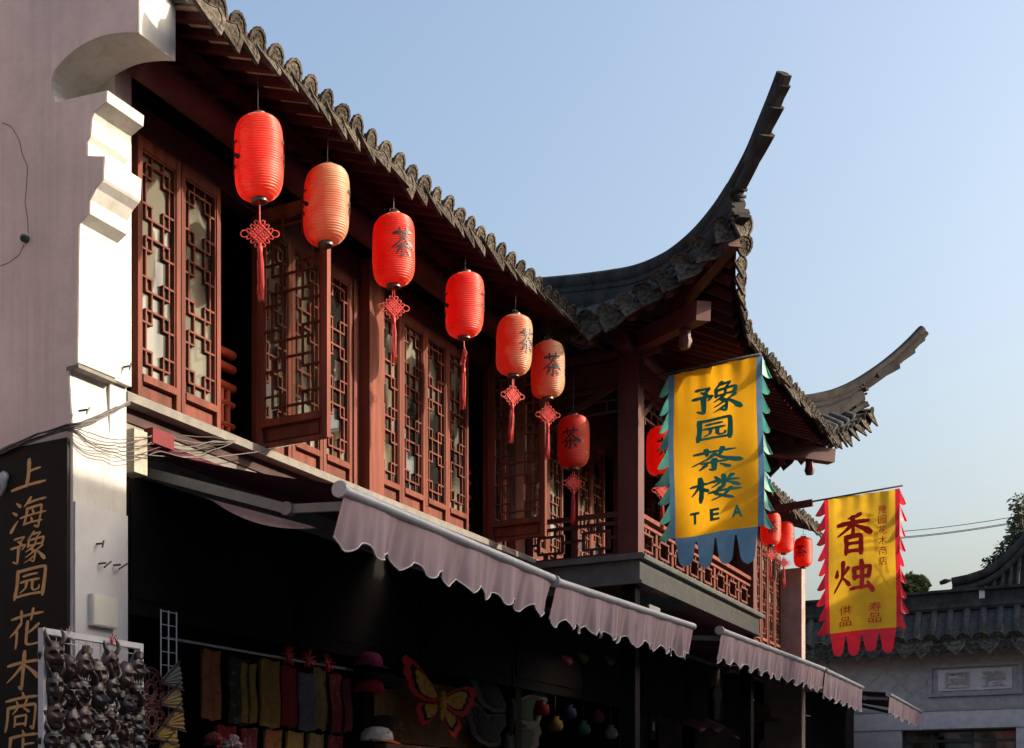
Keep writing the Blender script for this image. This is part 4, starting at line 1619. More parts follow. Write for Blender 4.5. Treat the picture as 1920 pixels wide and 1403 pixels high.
# ================================================================== stone gate at the end of the street
GX = 40.0
gt = thing('stone_gate', 'grey stone gateway with tiled roof and a carved two-character plaque', 'gate', (GX, 2, 0))
part('wall', MB().box(GX, GX + .6, -4.0, 7.4, 4.0, 5.45), M_STONE, gt)
b = MB()
b.box(GX - .06, GX + .6, -4.0, 7.4, 3.55, 3.998)
part('lintel', b, M_STONEP, gt)
for y0, y1 in ((4.95, 7.4), (-1.2, 2.45)):
    part('pier', MB().box(GX - .03, GX + .57, y0, y1, 0, 3.548), M_STONEP, gt)
b = MB()
b.box(GX - .08, GX - .002, -4.0, 7.4, 4.0, 4.06)
b.box(GX - .14, GX - .002, -4.0, 7.4, 5.45, 5.52)
b.box(GX - .22, GX + .6, -4.0, 7.4, 5.52, 5.60)
part('cornice', b, M_STONED, gt)
# plaque
yc = 3.33
pl = MB()
pl.box(GX - .07, GX - .001, yc - 1.02, yc + 1.02, 4.36, 4.44)
pl.box(GX - .07, GX - .001, yc - 1.02, yc + 1.02, 5.08, 5.16)
pl.box(GX - .069, GX - .001, yc - 1.02, yc - .93, 4.44, 5.08)
pl.box(GX - .069, GX - .001, yc + .93, yc + 1.02, 4.44, 5.08)
fr = part('plaque_frame', pl, M_STONED, gt)
part('plaque', MB().box(GX - .03, GX - .001, yc - .80, yc + .80, 4.50, 5.02), M_STONEP, gt)
for ch, yy in (('園', yc + .38), ('豫', yc - .42)):
    vs, fs, tw_, th_ = type_mesh(ch, .012)
    for dx in (.056,):
        mb = MB()
        n = len(vs)
        mb.add([(GX - dx, yy - x / tw_ * .52, 4.76 + y / th_ * .40) for x, y in vs], fs)
        mb.add([(GX - .03, yy - x / tw_ * .52, 4.76 + y / th_ * .40) for x, y in vs], fs)
        # side walls of the raised strokes
        ed = {}
        for f_ in fs:
            for i in range(len(f_)):
                a_, c_ = f_[i], f_[(i + 1) % len(f_)]
                ed[(a_, c_)] = 1
        for (a_, c_) in list(ed):
            if (c_, a_) not in ed:
                mb.f.append((a_, c_, c_ + n, a_ + n))
        part('character', mb, M_STONE, gt)
# diagonal stone tiles facing the wall
lz = MB()
hd = .33
lz.prism([(0, -hd + .012, 0), (0, 0, hd - .012), (0, hd - .012, 0), (0, 0, -hd + .012)], (-.012, 0, 0))
ME_LZ = recalc(lz.mesh('stone_tile', M_STONE))
for r_ in range(3):
    zz = 4.41 + r_ * hd
    yy = 7.0 - (r_ % 2) * hd
    while yy > -1.2:
        if not (yc - 1.02 - hd < yy < yc + 1.02 + hd):
            link('stone_tile', ME_LZ, gt, Vector((GX - .001, yy, zz)) - Vector(gt.location))
        yy -= 2 * hd
b = MB()
b.prism([(GX - .55, -4.0, 5.66), (GX - .55, -4.0, 5.72), (GX + .5, -4.0, 6.72), (GX + 1.6, -4.0, 5.7), (GX + 1.6, -4.0, 5.62)], (0, 11.6, 0))
roofG = part('roof', b, M_TILED, gt, fix=True)
y = 7.3
while y > -1:
    u = eave_unit(roofG, (GX - .55, y, 5.70), -PI / 2, -.36, 0, 1.65)
    for o in u:
        o.rotation_euler[0] += .25
    y -= .36
tr = MB()
y = 7.3
while y > -1:
    tr.tube([(GX - .5, y - .18, 5.78), (GX + .42, y - .18, 6.67)], .085, 8)
    y -= .36
o = part('tile_rows', tr, M_TILED, roofG, True)
o['kind'] = 'stuff'
b = MB()
b.box(GX + .28, GX + .72, -4, 7.6, 6.60, 6.80)
b.box(GX + .34, GX + .66, -4, 7.6, 6.80, 7.02)
b.box(GX + .25, GX + .75, -4, 7.6, 7.02, 7.09)
b.tube([(GX + .30, -4, 6.62), (GX + .30, 7.6, 6.62)], .10, 8)
part('ridge', b, M_RIDGE, gt)
for yy in (6.2, 3.2, .2):
    part('ridge_stud', MB().box(GX + .30, GX + .34, yy - .06, yy + .06, 6.81, 7.01), M_STONEP, gt)
b = MB()
b.box(GX + .3, GX + .34, 2.45, 4.95, 2.0, 3.54)
part('gate_window', b, M_GLASS, gt)
b = MB()
for yy in (2.47, 3.4, 4.3, 4.9):
    b.box(GX + .26, GX + .298, yy - .03, yy + .03, 2.0, 3.54)
for zz in (3.5, 3.25):
    b.box(GX + .255, GX + .297, 2.45, 4.95, zz - .03, zz + .03)
part('gate_window_frame', b, M_STEEL, gt)
m = MB()
m.tube([PX(1745, 1100, GX + .5), PX(1740, 1090, GX + .5), PX(1732, 1082, GX + .5), PX(1726, 1078, GX + .5)], [.05, .06, .05, .03], 7)
tag(part('ridge_finial', m, mat('verdigris', (.06, .085, .04), .7, .3, 10), None, True), 'small curved green finial standing on the gate ridge', 'finial')
m = MB()
m.tube([PX(1762, 1094, GX + .5), PX(1772, 1090, GX + .5), PX(1785, 1088, GX + .5)], [.05, .07, .02], 7)
tag(part('ridge_ornament', m, M_RIDGE, None, True), 'small dark ornament lying on the gate ridge beside the green finial', 'ornament')

# higher roof behind the gate, sweeping up to the right
hr = thing('hall_roof', 'dark curved hall roof rising behind the stone gate', 'roof', (44, 2, 0))
top = [PX(x, y, 44) for x, y in ((1785, 1092), (1815, 1086), (1845, 1076), (1875, 1058), (1900, 1035), (1925, 1008), (1950, 970))]
m = MB()
n = len(top)
lo_ = [Vector((p.x, p.y, 6.2)) for p in top]
m.add(top + lo_, [(i, i + 1, n + i + 1, n + i) for i in range(n - 1)])
back = [p + Vector((3, 0, .4)) for p in top]
m.add(top + back, [(i, i + 1, n + i + 1, n + i) for i in range(n - 1)])
part('roof_slope', m, M_TILED, hr, True)
m = MB()
m.tube(top, .13, 8)
m.tube([p - Vector((.1, 0, .28)) for p in top], .09, 8)
part('roof_ridge', m, M_RIDGE, hr, True)
for k in range(10):
    m = MB()
    p0 = top[0].lerp(top[-1], (k + .5) / 10)
    zz = [p.z for p in top]
    i = min(n - 2, int((k + .5) / 10 * (n - 1)))
    f_ = (k + .5) / 10 * (n - 1) - i
    p0 = top[i].lerp(top[i + 1], f_)
    m.tube([p0 - Vector((.1, 0, .35)), Vector((p0.x - .5, p0.y + .1, 6.4))], .045, 6)
    part('roof_tile_row', m, M_TILED, hr, True)


# ================================================================== trees
def leaf_cloud(mb, c, r, n, size, rnd, squash=1.0):
    for _ in range(n):
        d = Vector((rnd.gauss(0, 1), rnd.gauss(0, 1), rnd.gauss(0, 1)))
        d.normalize()
        p = Vector(c) + Vector((d.x, d.y, d.z * squash)) * r * rnd.uniform(.35, 1.0) ** .6
        a = Vector((rnd.uniform(-1, 1), rnd.uniform(-1, 1), rnd.uniform(-.6, .6))).normalized()
        b_ = a.cross(Vector((rnd.uniform(-1, 1), rnd.uniform(-1, 1), rnd.uniform(-1, 1)))).normalized()
        s_ = size * rnd.uniform(.6, 1.3)
        mb.add([p - a * s_, p + b_ * s_ * .38, p + a * s_, p - b_ * s_ * .38], [(0, 1, 2, 3)])


def tree(label, base, h, blobs, leafm, size, seed, name='tree'):
    rnd = random.Random(seed)
    t = thing(name, label, 'tree', base)
    m = MB()
    B = Vector(base)
    m.tube([B, B + Vector((.05, .08, h * .5)), B + Vector((0, .1, h))], [.22, .14, .03], 8)
    for c, r, n in blobs:
        m.tube([B + Vector((0, .08, (c[2] - B.z) * .72)), Vector(c)], [.06, .02], 5)
    part('trunk', m, M_BARK, t, True)
    m = MB()
    for c, r, n in blobs:
        leaf_cloud(m, c, r, n, size, rnd)
    part('crown', m, leafm, t)


rt = random.Random(2)
P0 = PX(1916, 1010, 47)
bl = []
for i in range(16):
    y = 930 + i * 10
    p = PX(1922 - i * 1.6 + rt.uniform(-8, 14), y + 4, 47 + rt.uniform(-1, 1))
    bl.append((tuple(p), .30 + .02 * i, 110))
for (x, y, r, n) in ((1853, 1058, .20, 50), (1866, 1053, .24, 70), (1880, 1044, .28, 90), (1895, 1028, .32, 110), (1912, 1000, .36, 130), (1928, 1000, .6, 260), (1938, 960, .6, 260)):
    bl.append((tuple(PX(x, y, 47)), r, n))
tree('dark feathery conifer behind the hall roof at the picture edge', (47, PX(1935, 1000, 47).y, 0), 10.6, bl, M_NEEDLE, .085, 4, 'conifer_tree')
bl = [(tuple(PX(x, y, 46)), r, n) for x, y, r, n in ((1704, 1092, .28, 200), (1718, 1094, .25, 180), (1692, 1098, .25, 160), (1726, 1102, .2, 90), (1708, 1108, .5, 200))]
tree('small yellow-green tree peeping over the gate ridge', (46, PX(1708, 1100, 46).y, 0), 7.5, bl, M_LEAF, .12, 8, 'leafy_tree')

# overhead wires across the far sky
for k, (ya, yb) in enumerate(((988, 962), (999, 972), (1001, 974))):
    A, B = PX(1600, ya + 15, 60), PX(1945, yb, 60)
    m = MB()
    m.tube([A.lerp(B, i / 8) - Vector((0, 0, .12 * math.sin(PI * i / 8))) for i in range(9)], .014, 5)
    tag(part('overhead_wire', m, M_CABLE, None), ('uppermost thin wire crossing the sky beside the incense banner', 'middle wire of the three crossing the far sky', 'lowest wire of the three crossing the far sky')[k], 'wire')
for yy, lab in ((PX(1600, 1000, 60).y, 'wire pole hidden behind the incense banner'), (PX(1945, 970, 60).y, 'wire pole beyond the conifer')):
    m = MB()
    m.tube([(60, yy, 0), (60, yy, 13.2)], [.14, .09], 8)
    tag(part('wire_pole', m, M_STEEL, None, True), lab, 'pole')

# ================================================================== cables on the white pillar
def smooth_line(P, n=6):
    P = [Vector(p) for p in P]
    E = [P[0] * 2 - P[1]] + P + [P[-1] * 2 - P[-2]]
    Q = []
    for i in range(1, len(E) - 2):
        a, b_, c, d = E[i - 1:i + 3]
        for j in range(n):
            t = j / n
            Q.append(.5 * ((2 * b_) + (c - a) * t + (2 * a - 5 * b_ + 4 * c - d) * t * t + (3 * b_ - a - 3 * c + d) * t**3) - Vector((0, 0, .006 * math.sin(PI * t))))
    return Q + [P[-1]]


cb = thing('cable_bundle', 'tangle of grey cables sagging across the white pillar and the sill', 'cables', PX(100, 830, XW - .05))
rc = random.Random(9)
for k in range(7):
    pts = []
    for (x, y) in ((-40, 862), (20, 838), (70, 818), (125, 800)):
        pts.append(PX(x, y + rc.uniform(-5, 5), XW - .045 - rc.uniform(0, .02)))
    for (x, y) in ((165, 786 + k * 1.5), (205, 770 + k), (244, 755)):
        pts.append(PY(x, y + rc.uniform(-5, 5), 5.765))
    m = MB()
    m.tube(smooth_line(pts), .006 if k < 4 else .0038, 5)
    part('cable', m, M_CABLE if k % 3 else M_CABLEL, cb, True)
for k in range(6):
    pts = [PX(20, 838 + k, XW - .045), PX(125, 803 + k, XW - .045)]
    y0 = 806 + k * 6
    for (x, y) in ((170, y0 + 6 + 4 * math.sin(k)), (215, y0 + 18), (250, y0 + 14 + 5 * k * .5)):
        pts.append(PY(x, y, 5.775))
    for (x, y) in ((300, y0 + 14 - 6 * (k % 2)), (350, y0 + 8 + 10 * (k % 3)), (400, 818 + 4 * k), (440, 822 + 3 * k)):
        pts.append(PY(x, y + rc.uniform(-9, 9), 5.82))
    m = MB()
    m.tube(smooth_line(pts), .0034, 5)
    part('cable', m, M_CABLEL if k % 2 else M_CABLE, cb, True)
m = MB()
m.tube([PY(258, 852, 5.80), PY(330, 858, 5.78), PY(400, 858, 5.78), PY(480, 848, 5.80), PY(560, 832, 5.83)], .0045, 5)
tag(part('pale_wire', m, M_CABLEL, None, True), 'single pale wire slung along above the maroon awning canopy', 'wire')


# ================================================================== shop goods
def cmat(name, c, c2=None, rough=.8, scale=14, contrast=(.4, .6), **k):
    c = tuple(v * .68 for v in c)
    c2 = tuple(v * .68 for v in c2) if c2 else c
    return mat(name, c, rough, .25, scale, col2=c2, contrast=contrast, spec=.2, **k)


# ---- rack of carved masks in the foreground
YR = 5.2
rk = thing('mask_rack', 'white metal grid rack carrying carved dark wooden masks', 'rack', (6.68, YR, 0))
RX0, RX1, RZT, RZB = 6.185, 7.175, 2.635, .55
fr = MB()
fr.box(RX0, RX0 + .035, YR - .02, YR + .02, 0, RZT)
fr.box(RX1 - .035, RX1, YR - .02, YR + .02, 0, RZT)
fr.box(RX0 + .035, RX1 - .035, YR - .019, YR + .019, RZT - .035, RZT)
fr.box(RX0 + .035, RX1 - .035, YR - .019, YR + .019, RZB, RZB + .035)
part('frame', fr, M_WIRE, rk)
gr = MB()
for i in range(1, 14):
    x = RX0 + (RX1 - RX0) * i / 14
    gr.tube([(x, YR, RZB + .03), (x, YR, RZT - .03)], .0022, 4)
for i in range(1, 30):
    z = RZB + (RZT - RZB) * i / 30
    gr.tube([(RX0 + .03, YR - .004, z), (RX1 - .03, YR - .004, z)], .0022, 4)
o = part('wire_grid', gr, M_WIRE, rk)
o['kind'] = 'stuff'


def mask_mesh(seed, m):
    r = random.Random(seed)
    brow, nose, cheek, lip, chin = r.uniform(.8, 1.4), r.uniform(.8, 1.7), r.uniform(.6, 1.3), r.uniform(.7, 1.5), r.uniform(.5, 1.3)
    asym = r.uniform(-.12, .12)
    w, h = .068 * r.uniform(.9, 1.1), .098 * r.uniform(.92, 1.12)
    G = lambda x, y, cx_, cy_, sx, sy: math.exp(-((x - cx_) / sx) ** 2 - ((y - cy_) / sy) ** 2)

    def H(x, y):
        d = .050 * math.sqrt(max(0, 1 - .92 * (x * x + y * y)))
        d += brow * .016 * (G(x, y, -.38, .36 + asym * .4, .30, .12) + G(x, y, .38, .36 - asym * .4, .30, .12))
        d -= .020 * (G(x, y, -.38, .15, .20, .13) + G(x, y, .38, .15, .20, .13))
        d += .013 * (G(x, y, -.38, .15, .10, .08) + G(x, y, .38, .15, .10, .08))
        d += nose * .028 * G(x, y, asym * .5, -.10 + .02, .13, .28) + nose * .014 * (G(x, y, -.17, -.20, .10, .10) + G(x, y, .17, -.20, .10, .10))
        d += cheek * .018 * (G(x, y, -.55, -.18, .22, .20) + G(x, y, .55, -.18, .22, .20))
        d += lip * .015 * (G(x, y, 0, -.44, .36, .06) + G(x, y, 0, -.62, .30, .07)) - .022 * G(x, y, asym, -.53, .34, .055)
        d += chin * .018 * G(x, y, 0, -.84, .25, .14)
        d += .005 * math.sin(22 * y + 6 * math.cos(4 * x)) * max(0, y - .5) * 2
        return d
    b = MB()
    nr, na = 13, 30
    vs, fs = [], []
    vs.append((0, -H(0, 0), 0))
    for i in range(1, nr + 1):
        for j in range(na):
            a = 2 * PI * j / na
            rr = i / nr
            x, y = rr * math.cos(a), rr * math.sin(a)
            jaw = 1 - .25 * max(0, -y) ** 1.5
            vs.append((x * w * jaw, -H(x, y) if i < nr else .012, y * h))
    for j in range(na):
        fs.append((0, 1 + (j + 1) % na, 1 + j))
    for i in range(nr - 1):
        for j in range(na):
            a_, c_ = 1 + i * na, 1 + (i + 1) * na
            fs.append((a_ + j, a_ + (j + 1) % na, c_ + (j + 1) % na, c_ + j))
    b.add(vs, fs)
    kind = seed % 4
    if kind in (0, 1):                                   # horns
        for sx in (-1, 1):
            b.tube([(sx * .035, -.025, h * .72), (sx * .055, -.03, h * 1.05), (sx * (.06 + .02 * kind), -.015, h * 1.4), (sx * .05, .0, h * 1.75)], [.016, .015, .011, .003], 8)
    if kind == 2:                                        # topknot and crown
        for k in range(5):
            a = (k - 2) * .45
            b.tube([(.045 * math.sin(a), -.02, h * .8), (.075 * math.sin(a), -.02, h * (1.0 + .28 * math.cos(a)))], [.016, .006], 7)
    if kind in (1, 3):                                   # beard
        for k in range(7):
            x = (k - 3) * .014
            b.tube([(x * .9, -.03, -h * .78), (x * 1.2, -.04, -h * 1.1), (x * .6, -.02, -h * 1.45 + abs(x))], [.010, .009, .002], 6)
    for sx in (-1, 1):                                   # ears
        b.tube([(sx * w * .93, .0, h * .22), (sx * w * 1.16, -.005, h * .12), (sx * w * 1.05, .0, -h * .22)], [.010, .014, .007], 7)
    for sx in (-1, 1):                                   # rings of the eyeballs
        b.lathe([(0, 0), (.010, 0), (.012, -.004)], 10, (0, 0, 0)) if False else None
    return recalc(b.mesh('mask', m, True, 60))


masks = [mask_mesh(i, M_CARVE if i % 3 else M_CARVE2) for i in range(16)]
rm = random.Random(21)
rows = ['top', 'second', 'third', 'fourth', 'fifth', 'sixth', 'seventh']
cols = ['first', 'second', 'third', 'fourth', 'fifth', 'sixth', 'seventh']
desc = ['horned', 'bearded horned', 'crowned', 'long-bearded', 'horned', 'bearded horned', 'crowned', 'long-bearded']
for rI in range(7):
    for cI in range(7):
        mi = (rI * 7 + cI * 3 + rI) % 16
        x = RX0 + .09 + cI * .136 + rm.uniform(-.016, .016)
        z = RZT - .17 - rI * .168 - (cI % 2) * .05 + rm.uniform(-.025, .025)
        if z < 1.62:
            continue
        o = link('wooden_mask', masks[mi], None, (x, YR - .018, z), (rm.uniform(-.12, .18), rm.uniform(-.14, .14), rm.uniform(-.5, .3)), (rm.uniform(.86, 1.12), rm.uniform(.95, 1.3), rm.uniform(.86, 1.12)))
        tag(o, 'dark %s wooden mask, %s row, %s from the gold sign' % (desc[mi % 4], rows[rI], cols[cI]), 'mask', 'carved masks on the grid rack')
for k, (x, c) in enumerate(((6.40, M_PIPING), (6.82, M_CORD))):
    m = MB()
    for a in (-.9, -.2, .5, 1.2, 2.2):
        m.tube([(x, YR - .03, RZT - .03), (x + .05 * math.sin(a), YR - .05, RZT - .02 + .045 * math.cos(a))], [.004, .003], 5)
    tag(part('ribbon_tie', m, c, None), ('white ribbon tied to the top bar of the mask rack', 'red ribbon tied to the top bar of the mask rack')[k], 'ribbon')

# ---- wire panel with folding fans
wp = thing('wire_rack', 'narrow white wire panel hanging beside the shop entrance', 'panel', (8.5, 6.0, 2.0))
m = MB()
for x in (8.42, 8.52, 8.625):
    m.tube([(x, 5.92, 1.75), (x, 5.92, 3.06)], .006, 5)
for i in range(14):
    z = 3.05 - i * .1
    m.tube([(8.42, 5.917, z), (8.625, 5.917, z)], .004, 4)
part('wire_mesh', m, M_WIRE, wp)
FANC = [('pale grey', (.55, .55, .52)), ('cream', (.62, .52, .25)), ('tan', (.55, .36, .16)), ('yellow', (.62, .45, .13)), ('gold', (.55, .36, .12))]
for k, ((nm, c), (px, py)) in enumerate(zip(FANC, ((322, 1268), (322, 1308), (326, 1346), (310, 1370), (316, 1396)))):
    p = PY(px, py, 5.86)
    t = thing('folding_fan', '%s half-open paper folding fan clipped to the wire panel, %s from the top' % (nm, ('first', 'second', 'third', 'fourth', 'fifth')[k]), 'fan', p, group='folding fans')
    m = MB()
    n = 12
    a0, a1 = -.12, .62
    vs, fs = [], []
    for i in range(n + 1):
        a = a0 + (a1 - a0) * i / n
        for r in (.06, .30):
            vs.append((-.16 + r * math.cos(a), (-.009 if i % 2 else .009), -.06 + r * math.sin(a)))
    for i in range(n):
        fs.append((2 * i, 2 * i + 1, 2 * i + 3, 2 * i + 2))
    m.add(vs, fs)
    part('paper', m, cmat('fan_paper_%d' % k, c, tuple(v * .45 for v in c), scale=22, contrast=(.60, .66)), t, loc=(0, 0, 0))
    m = MB()
    for a in (a0, a1):
        m.bar((-.16, -.012, -.06), (-.16 + .31 * math.cos(a), -.012, -.06 + .31 * math.sin(a)), .006, .014)
    part('sticks', m, M_CARVE2, t, loc=(0, 0, 0))
for k, (px, py) in enumerate(((282, 1295), (284, 1352))):
    p = PY(px, py, 5.90)
    m = MB()
    for r in (.165, .135, .075, .045):
        m.tube([(p.x + r * math.cos(2 * PI * i / 24), p.y, p.z + r * math.sin(2 * PI * i / 24)) for i in range(25)], .011, 6)
    for i in range(12):
        a = 2 * PI * i / 12
        m.tube([(p.x + .045 * math.cos(a), p.y, p.z + .045 * math.sin(a)), (p.x + .10 * math.cos(a + .25), p.y - .004, p.z + .10 * math.sin(a + .25)), (p.x + .165 * math.cos(a), p.y, p.z + .165 * math.sin(a))], .008, 5)
    tag(part('carved_plaque', m, mat('red_carving_%d' % k, (.10, .028, .022), .5, .3, 14), None, True), ('upper round openwork red carving behind the mask rack', 'lower round openwork red carving behind the mask rack')[k], 'plaque')

# ---- hanging scarves
rs = random.Random(4)
SCF = [('orange', (.42, .16, .06)), ('dark green', (.05, .05, .03)), ('gold', (.40, .26, .06)), ('mustard', (.38, .23, .05)), ('crimson', (.30, .02, .025)), ('slate blue', (.13, .13, .17)), ('olive gold', (.26, .19, .08)), ('wine', (.20, .02, .03)), ('rose', (.28, .07, .08)), ('dark red', (.16, .015, .02))]


def scarf(x0, x1, z1, z0, y, nm, c, label, k):
    m = MB()
    w = x1 - x0
    ph = rs.uniform(0, 6)
    m.grid(lambda u, v: Vector((x0 + w * u + .01 * math.sin(5 * v + ph), y + .018 * math.sin(2 * PI * u * 1.6 + ph) * (.4 + .6 * v) + .01 * math.sin(7 * v), z1 + (z0 - z1) * v + .01 * math.sin(6 * u + ph))), 14, 12)
    m.grid(lambda u, v: Vector((x0 + w * u, y + .03, z1 + (z0 - z1) * v * .96)), 2, 2)
    o = part('silk_scarf', m, cmat('scarf_%d' % k, c, (c[0] * .5 + .05, c[1] * .6 + .05, c[2] + .03) if k % 2 else tuple(q_ * .35 for q_ in c), scale=18, contrast=(.56, .62)), None, True)
    tag(o, label, 'scarf', 'silk scarves hung in the shop')


xs = [9.30, 9.70, 9.88, 10.20, 10.55, 10.86, 11.12, 11.42, 11.68]
for k in range(9):
    nm, c = SCF[k]
    scarf(xs[k], xs[k] + .24 + .05 * (k % 2), 2.86 - .03 * (k % 3), 2.30 - .02 * (k % 2), 6.12, nm, c, '%s patterned silk scarf in the upper row, %s from the fans' % (nm, ('first', 'second', 'third', 'fourth', 'fifth', 'sixth', 'seventh', 'eighth', 'ninth')[k]), k)
for k in range(6):
    nm, c = SCF[(k * 3 + 4) % 10]
    scarf(9.55 + k * .38, 9.55 + k * .38 + .26, 2.26, 1.70, 6.14, nm, c, '%s silk scarf in the lower row, %s from the fans' % (nm, ('first', 'second', 'third', 'fourth', 'fifth', 'sixth')[k]), 20 + k)
tag(part('hanging_rod', MB().tube([(8.8, 6.13, 2.90), (12.6, 6.13, 2.90)], .012, 8), M_METAL, None, True), 'thin rod from which the upper row of scarves hangs', 'rod')
for k in range(10):
    pass

# red paper knots above the scarves
for k, x in enumerate((10.6, 10.95, 11.3)):
    m = MB()
    for j in range(26):
        a, b_ = rs.uniform(0, 2 * PI), rs.uniform(-1, 1)
        d = Vector((math.cos(a) * .09, rs.uniform(-.04, .04), math.sin(a) * .09))
        m.tube([(x, 6.08, 2.92), Vector((x, 6.08, 2.92)) + d], [.008, .003], 4)
    m.tube([(x, 6.08, 2.92), (x, 6.08, 3.02)], .004, 4)
    tag(part('red_tassel_ball', m, M_CORD, None), '%s red tinsel ball hanging above the scarves' % ('first', 'second', 'third')[k], 'tassel ball', 'red tinsel balls')


# ---- caps
def cap_thing(x, y, z, c, bc, label, k, s=1.0):
    t = thing('baseball_cap', label, 'cap', (x, y, z), group='caps hung in the shop')
    m = MB()
    m.lathe([(.105 * s, 0), (.108 * s, .03), (.100 * s, .08), (.075 * s, .115), (.035 * s, .133), (0, .136)], 20)
    part('crown', m, cmat('cap_%d' % k, c), t, True, loc=(0, 0, 0))
    m = MB()
    m.grid(lambda u, v: Vector((.105 * s * math.cos(PI + PI * u) * (1 + .1 * v), .105 * s * math.sin(PI + PI * u) - .085 * v * math.sin(PI * u), .004 - .03 * v * math.sin(PI * u) + .012 * math.cos(2 * PI * u) * v)), 16, 5)
    part('brim', m, cmat('brim_%d' % k, bc), t, True, loc=(0, 0, 0))
    return t


cap_thing(11.92, 5.98, 2.93, (.22, .03, .12), (.22, .03, .12), 'purple cap hanging above a red one beside the scarves', 1, 1.35)
cap_thing(11.95, 5.98, 2.68, (.25, .012, .03), (.25, .012, .03), 'dark red cap hanging under the purple one', 2, 1.35)
t = cap_thing(11.95, 5.90, 2.22, (.62, .62, .66), (.65, .14, .03), 'white cap with orange brim and black lettering low in the shop', 3, 1.45)
vs, fs, tw_, th_ = type_mesh('上海', .02)
m = MB()
m.add([(x / tw_ * .10 + (-.045), -.152 + .5 * (x / tw_ * .10 - .0) ** 2 * 6, .085 + y / th_ * .035) for x, y in vs], fs)
part('lettering', m, M_INK, t, loc=(0, 0, 0))
cap_thing(12.25, 6.0, 2.75, (.012, .012, .012), (.012, .012, .012), 'large black cap in front of the butterfly kite', 4, 1.9)
cap_thing(12.3, 6.0, 2.35, (.04, .022, .018), (.04, .022, .018), 'dark brown cap below the black one', 5, 1.8)


# ---- butterfly kites
def wing(mb, cx_, cz_, y, pts, s):
    P = [(cx_ + x * s, y, cz_ + z * s) for x, z in pts]
    n = len(P)
    mb.add(P + [(x, y_ + .012, z) for x, y_, z in P], [tuple(range(n)), tuple(range(2 * n - 1, n - 1, -1))] + [(i, i + n, (i + 1) % n + n, (i + 1) % n) for i in range(n)])


UP = [(.03, .02), (.18, .16), (.42, .30), (.60, .34), (.66, .27), (.60, .20), (.62, .12), (.55, .07), (.52, -.02), (.42, -.08), (.25, -.10), (.06, -.05)]
LOW = [(.04, -.06), (.22, -.11), (.36, -.15), (.40, -.24), (.33, -.31), (.30, -.40), (.22, -.37), (.14, -.30), (.05, -.18)]


def kite(cx_, cz_, y, s, base, inner, label, k, tilt=0.0):
    t = thing('butterfly_kite', label, 'kite', (cx_, y, cz_), (0, tilt, 0), 'butterfly kites')
    t.scale = (1.7, 1, 1)
    mk = cmat('kite_edge_%d' % k, (.015, .012, .012))
    mb_, mi_ = cmat('kite_base_%d' % k, base, tuple(v * .55 for v in base), scale=24), cmat('kite_inner_%d' % k, inner, tuple(v * .3 for v in inner), scale=40, contrast=(.5, .56))
    for sx in (-1, 1):
        for shp, nm in ((UP, 'upper_wing'), (LOW, 'lower_wing')):
            m = MB()
            wing(m, 0, 0, 0, [(x * sx, z) for x, z in shp], s)
            w_ = part(nm, m, mb_, t, loc=(0, 0, 0))
            m = MB()
            c_ = (sum(x for x, z in shp) / len(shp), sum(z for x, z in shp) / len(shp))
            wing(m, 0, 0, -.006, [(sx * (c_[0] * .85 + (x - c_[0]) * .72), c_[1] * .9 + (z - c_[1]) * .72) for x, z in shp], s)
            part('wing_border', m, mk, w_, loc=(0, 0, 0))
            m = MB()
            wing(m, 0, 0, -.012, [(sx * (c_[0] * .75 + (x - c_[0]) * .60), c_[1] * .8 + (z - c_[1]) * .60) for x, z in shp], s)
            part('wing_field', m, mi_, w_, loc=(0, 0, 0))
    m = MB()
    m.tube([(0, -.02, .10 * s), (0, -.03, 0), (0, -.02, -.25 * s)], [.03 * s, .05 * s, .02 * s], 8)
    part('body', m, mi_, t, True, loc=(0, 0, 0))
    return t


p = PY(826, 1312, 5.93)
kite(p.x, p.z, 5.93, .86, (.90, .05, .06), (.95, .55, .08), 'red and yellow butterfly kite on show in the shop', 1, .12)
p = PY(955, 1330, 6.06)
kite(p.x, p.z, 6.06, 1.15, (.10, .12, .10), (.015, .05, .025), 'large dark green butterfly kite beside the red one', 2, .1)
p = PY(945, 1385, 6.02)
kite(p.x, p.z - .05, 6.02, 1.1, (.09, .075, .08), (.014, .035, .022), 'dark green butterfly kite below the other green one', 3, .1)
a_, c_ = PY(695, 1243, 6.20), PY(905, 1375, 6.20)
tag(part('straw_board', MB().box(a_.x, c_.x, 6.20, 6.23, 2.25, 2.92), cmat('straw_board', (.40, .24, .07), (.20, .10, .03), scale=9), None), 'straw-coloured display board behind the red kite', 'board')
a_ = PY(735, 1390, 6.18)
tag(part('tan_parcel', MB().box(a_.x - .4, a_.x + .9, 6.05, 6.19, 1.85, 2.22), cmat('parcel', (.26, .13, .08)), None), 'flat tan parcel under the red kite', 'parcel')


# ---- shirts and bags in the dark far part of the shop
SH = [(-.30, .30), (-.12, .36), (-.06, .31), (.06, .31), (.12, .36), (.30, .30), (.42, .10), (.30, .04), (.25, .14), (.25, -.36), (-.25, -.36), (-.25, .14), (-.30, .04), (-.42, .10)]


def shirt(px, py, y, s, c, label, k, text=None):
    p = PY(px, py, y)
    t = thing('t_shirt', label, 't-shirt', p, group='shirts in the shop')
    m = MB()
    m.prism([(x * s, 0, z * s) for x, z in SH], (0, .03, 0))
    part('fabric', m, cmat('shirt_%d' % k, c), t, loc=(0, 0, 0), fix=True)
    if text:
        vs, fs, tw_, th_ = type_mesh(text, .02)
        m = MB()
        m.add([(x / tw_ * .2 * s, -.004, y_ / th_ * .24 * s) for x, y_ in vs], fs)
        part('print', m, M_PIPING, t, loc=(0, 0, 0))


